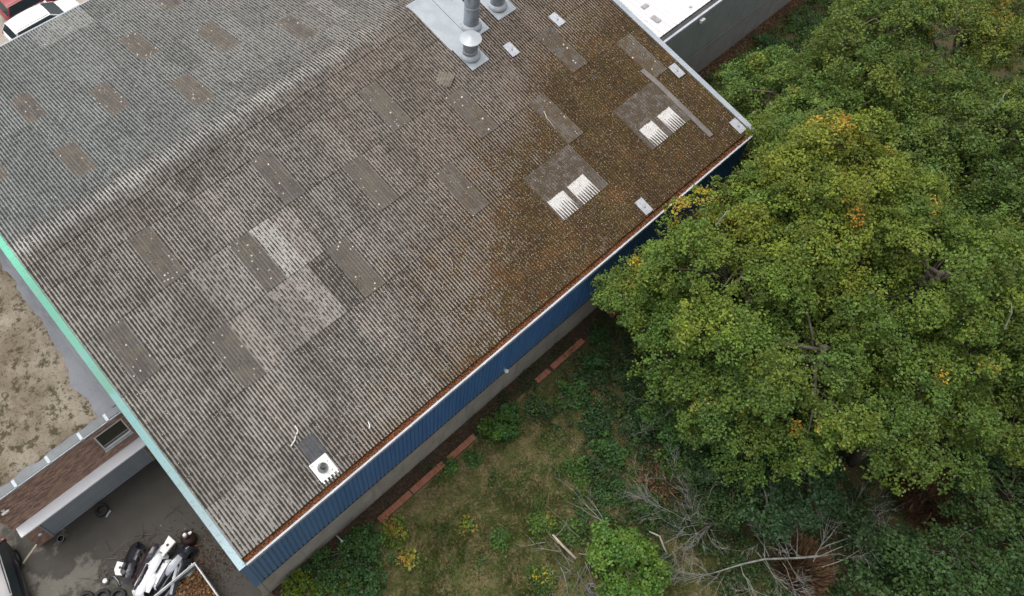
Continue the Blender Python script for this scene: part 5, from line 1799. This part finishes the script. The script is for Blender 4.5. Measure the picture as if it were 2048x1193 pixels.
def dead_shrub(name, base, dirs, label, mat='dead_twig', cat='dead shrub', r=.04, depth=3, kids=(3, 5), grav=0.0, spread=.45):
    t = thing(name, (base[0], base[1], 0), label, cat)
    for (x, y, z, l) in dirs:
        b = MB()
        branch(b, Vector((rnd.uniform(-.08, .08), rnd.uniform(-.08, .08), base[2])), Vector((x, y, z)), l, r, depth, spread, kids, grav)
        b.build('branch', M[mat], t)
    return t
dead_shrub('dead_shrub', (15.0, -23.65, .9), [(-.75, .75, .10, 2.3), (-.6, .9, .25, 2.2), (-.95, .55, .05, 2.2), (-.45, 1.0, .15, 1.9), (-1, .3, .0, 1.6), (-.2, 1.0, .3, 1.8), (-.8, .9, .4, 2.0)],
           'grey dead broom of fine branches fanning towards the meadow', r=.02, depth=3, kids=(3, 5), spread=.36)
t = thing('dead_tree', (15.9, -26.4, 0), 'bare grey dead tree sprawling at the bottom edge of the photo', 'dead tree')
b = MB()
trunk = [Vector(q) for q in ((2.2, -1.3, .3), (1.3, -.75, .75), (.35, -.1, 1.05), (-.7, .75, 1.15), (-1.5, 1.2, 1.25), (-2.6, 1.75, 1.2), (-3.6, 2.3, 1.0))]
b.tube(trunk, [.05, .048, .044, .038, .03, .02, .01], 7)
b.build('trunk', M['dead_twig'], t, True)
for (o_, d_, l_, r_) in (((.35, -.1, 1.05), (.55, 1.0, .35), 2.3, .032), ((-.1, .3, 1.1), (.75, 1.0, .45), 2.4, .03), ((.1, .1, 1.1), (.25, 1.0, .4), 2.0, .028), ((-.6, .7, 1.15), (.5, .9, .5), 2.0, .026),
                         ((1.1, -.6, .8), (1.0, .15, .35), 2.5, .036), ((1.3, -.75, .8), (.9, -.55, .25), 2.3, .034), ((1.0, -.5, .9), (1.0, .6, .4), 2.0, .03), ((1.8, -1.05, .6), (.6, -1.0, .2), 1.5, .026),
                         ((-1.5, 1.2, 1.25), (-.5, -.8, .0), 1.7, .026), ((-2.3, 1.6, 1.2), (-1.0, .2, .1), 1.5, .02), ((-2.5, 1.7, 1.2), (-.7, .9, .15), 1.4, .02), ((-.7, .75, 1.15), (-.4, -1.0, .05), 1.6, .026), ((0, .2, 1.1), (-.2, -1.0, .1), 1.5, .024)) * 2:
    b = MB()
    branch(b, Vector(o_) + Vector((rnd.gauss(0, .15), rnd.gauss(0, .15), rnd.gauss(0, .08))), Vector(d_) + Vector((rnd.gauss(0, .2), rnd.gauss(0, .2), 0)), l_ * rnd.uniform(.8, 1.1), r_ * .6, 3, .42, (3, 5))
    b.build('branch', M['dead_twig'], t)
dead_shrub('dead_sapling', (16.7, -19.45, .2), [(-.3, .6, 1.2, 2.3), (.3, .2, 1.3, 2.4), (-.5, -.3, 1.0, 2.0), (.5, .6, 1.0, 2.2)],
           'fine bare twigs of a dead sapling at the wood edge', r=.02, depth=3, kids=(3, 4))
t = thing('branch_pile', (9.95, -20.4, 0), 'low pile of pale dead branches left of the bright maple bush', 'branch pile')
for k in range(22):
    b = MB()
    a = rnd.uniform(0, 2 * PI)
    branch(b, Vector((rnd.gauss(0, .5), rnd.gauss(-.1, .55), rnd.uniform(.05, .35))), Vector((math.cos(a), math.sin(a), rnd.uniform(-.1, .2))), rnd.uniform(.6, 1.3), rnd.uniform(.010, .022), 1, .5, (2, 4))
    b.build('branch', M['dead_twig'], t)
dead_shrub('dead_shrub', (11.85, -20.5, .3), [(-.2, 1.0, .25, 1.6), (-.5, .9, .3, 1.7), (.2, 1.0, .3, 1.3)],
           'few pale bare stems rising above the bright maple bush', r=.022, depth=2, kids=(1, 3))
o = MB().tube([(9.95, -19.52, .45), (9.98, -20.0, .30), (10.05, -20.75, .16)], [.045, .055, .06], 8).build('log', M['wood'], None, True)
tag(o, 'pale barkless log poking out of the branch pile', 'log')
o = MB().tube([(12.9, -22.0, .5), (13.1, -22.4, .42), (12.95, -22.8, .25), (12.9, -23.1, .1)], [.03, .035, .04, .04], 7).build('log', M['pale_bark'], None, True)
tag(o, 'short curved pale branch lying between maple bush and dead broom', 'branch')
b = MB()
for k in range(7):
    pts = []
    rr = rnd.uniform(.16, .34)
    for i in range(17):
        a = i / 16 * 2 * PI * rnd.uniform(.98, 1.02)
        pts.append((9.62 + rr * math.cos(a) * .7 + .02 * k, -22.0 + rr * math.sin(a), .25 + .1 * math.sin(a * 2 + k)))
    b.tube(pts, .010, 4)
o = b.build('wire_coil', M['steel'], None)
tag(o, 'loose coil of pale wire at the bottom edge by the maple bush', 'wire')
# brown bracken: dry clump
def dry_clump(name, x, y, r, h, label, n=1500):
    t = thing(name, (x, y, 0), label, 'bracken')
    a = rs.uniform(0, 2 * PI, n)
    rr = np.sqrt(rs.rand(n)) * r
    lean = rs.uniform(.2, .9, n)
    base = np.stack([rr * np.cos(a), rr * np.sin(a), np.zeros(n)], 1)
    top = base + np.stack([np.cos(a + rs.normal(0, .9, n)) * lean * .5, np.sin(a + rs.normal(0, .9, n)) * lean * .5, h * rs.uniform(.35, 1.0, n)], 1)
    mid = (base + top) / 2 + rs.normal(0, .05, (n, 3))
    wv = np.stack([-np.sin(a), np.cos(a), rs.normal(0, .3, n)], 1) * rs.uniform(.015, .05, (n, 1))
    V = np.stack([base, mid + wv, top, mid - wv], 1).astype(np.float32)
    V[:, :, 2] = np.maximum(V[:, :, 2], .01)
    quads_obj('fronds', V, M['litter'], pick([(.19, .11, .058), (.13, .075, .04), (.24, .15, .08), (.10, .062, .036)], n), t)
    return t
dry_clump('bracken', 16.45, -26.9, .85, 1.0, 'clump of rust brown dry bracken inside the bare dead tree', 2600)
dry_clump('bracken', 22.6, -28.6, 1.3, .9, 'dull brown bracken patch below the hanging tree', 2200)
dry_clump('bracken', 26.3, -29.4, 1.2, .9, 'brown bracken patch near the bottom right photo edge', 1800)
dry_clump('bracken', 14.9, -20.9, .6, .3, 'flat brown patch of dead fronds in the shrub gap', 600)

# ------------------------------------------------------------------ meadow grass and ground cover
def fnoise(x, y, s, seed):
    return np.array([mnoise.noise((a * s, b_ * s, seed)) for a, b_ in zip(x, y)])
n = 90000
x = rs.uniform(.05, 19.5, n)
y = -14.62 - rs.uniform(0, 11.5, n) ** 1.0
wood = x - 12.8 - .35 * (y + 20) * 0 + 1.2 * np.sin(y * .9)
keep = (wood < rs.uniform(-1, 4.5, n)) & ((x > 3) | (y < -16 - .3 * x)) & (y > -26.1 + 5.0 * rs.rand(n) ** 2.5)
x, y = x[keep], y[keep]
n = len(x)
g1 = fnoise(x, y, .55, 1.7)
g2 = fnoise(x, y, 1.9, 5.1)
hgt = np.clip(.11 + .10 * g1 + .07 * g2, .05, .4) * rs.uniform(.6, 1.5, n)
flow = 2.2 * fnoise(x, y, .35, 9.2) * PI + rs.normal(0, .7, n)
ln = hgt * rs.uniform(.5, 1.5, n)
base = np.stack([x, y, np.zeros(n)], 1)
tip = base + np.stack([np.cos(flow) * ln, np.sin(flow) * ln, hgt], 1)
mid = base * .45 + tip * .55 + np.stack([np.zeros(n), np.zeros(n), hgt * .22], 1)
wv = np.stack([-np.sin(flow), np.cos(flow), np.zeros(n)], 1) * rs.uniform(.008, .017, (n, 1))
V = np.stack([base - wv * .5, base + wv * .5, mid + wv, tip], 1).astype(np.float32)
gm = np.clip(.58 + .8 * g1 + .5 * g2 + rs.normal(0, .22, n), 0, 1)[:, None]
straw = pick([(.215, .175, .088), (.27, .225, .12), (.165, .135, .065), (.14, .105, .052)], n)
grn = pick([(.095, .125, .03), (.075, .105, .028), (.12, .14, .04)], n)
stuff_quads('grass', V, straw * (1 - gm) + grn * gm, 'dry straw coloured meadow grass with green patches', 'leaf', 'grass')

def cover(n, xr, yr, fn, label, tint, leaf=(.07, .14), hmax=.5, yel=.4, per=26, name='undergrowth'):
    x = rs.uniform(*xr, n)
    y = rs.uniform(*yr, n)
    k = fn(x, y)
    x, y = x[k], y[k]
    m = len(x)
    g = fnoise(x, y, .7, 3.3)
    k = g > rs.uniform(-.75, .2, m)
    x, y, g = x[k], y[k], g[k]
    m = len(x)
    c = np.stack([x, y, np.clip(.08 + hmax * (g + .35) * rs.rand(m), .05, hmax * 1.3)], 1)
    nn = unit(np.stack([rs.normal(0, .3, m), rs.normal(0, .3, m), np.ones(m)], 1))
    V, C_ = sprays(c, nn, rs.uniform(.16, .34, m), per, leaf, .72, hue(tint, m, .25, yel), .3, .2, .2, .5)
    V[:, :, 2] = np.maximum(V[:, :, 2], .012)
    stuff_quads(name, V, C_, label, 'leaf', 'undergrowth')
cover(6500, (10.8, 34), (-34, -14.9), lambda x, y: (x > 12.6 - .05 * (y + 15) + .8 * np.sin(y)) & ((rs.rand(len(x)) < .35) | (y > -25.5) | (x < 17)), 'low leafy undergrowth on the wood floor', (.042, .076, .022), (.08, .15), .6, .3)
cover(2200, (28.6, 50), (-14, -8.1), lambda x, y: y < -7.95 - .2 * np.sin(x * 1.3), 'low leafy undergrowth beside the grey wall', (.058, .100, .026), (.07, .13), .5, .5)
cover(700, (4.0, 13.5), (-23, -16.0), lambda x, y: (y < -16.2 + .4 * np.sin(2 * x)), 'scattered green weeds in the meadow', (.060, .105, .024), (.06, .11), .25, .5, 22)
cover(4200, (34, 60), (-34, -12.5), lambda x, y: x > 0, 'leafy undergrowth far behind the trees', (.05, .08, .022), (.1, .17), .8, .4)
cover(230, (6.0, 28), (-14.30, -13.78), lambda x, y: np.sin(x * 1.7) + np.sin(x * .6) > -.5, 'small dark weeds on the soil strip under the blue wall', (.034, .062, .020), (.05, .10), .22, .35, 18)
cover(150, (8.0, 20), (-14.75, -14.2), lambda x, y: np.sin(x * 2.3 + 1) > -.1, 'weeds creeping over the brick edging', (.045, .085, .022), (.05, .10), .32, .4, 18)
n = 9000
x = rs.uniform(13, 32, n); y = rs.uniform(-33, -15, n)
V = scatter_quads(n, lambda k: np.stack([x, y, .02 + .04 * rs.rand(n)], 1), (.06, .12), .35, .6)
stuff_quads('leaf_litter', V, pick(BROWN + [(.06, .035, .022)], n), 'brown dead leaves on the floor of the wood')
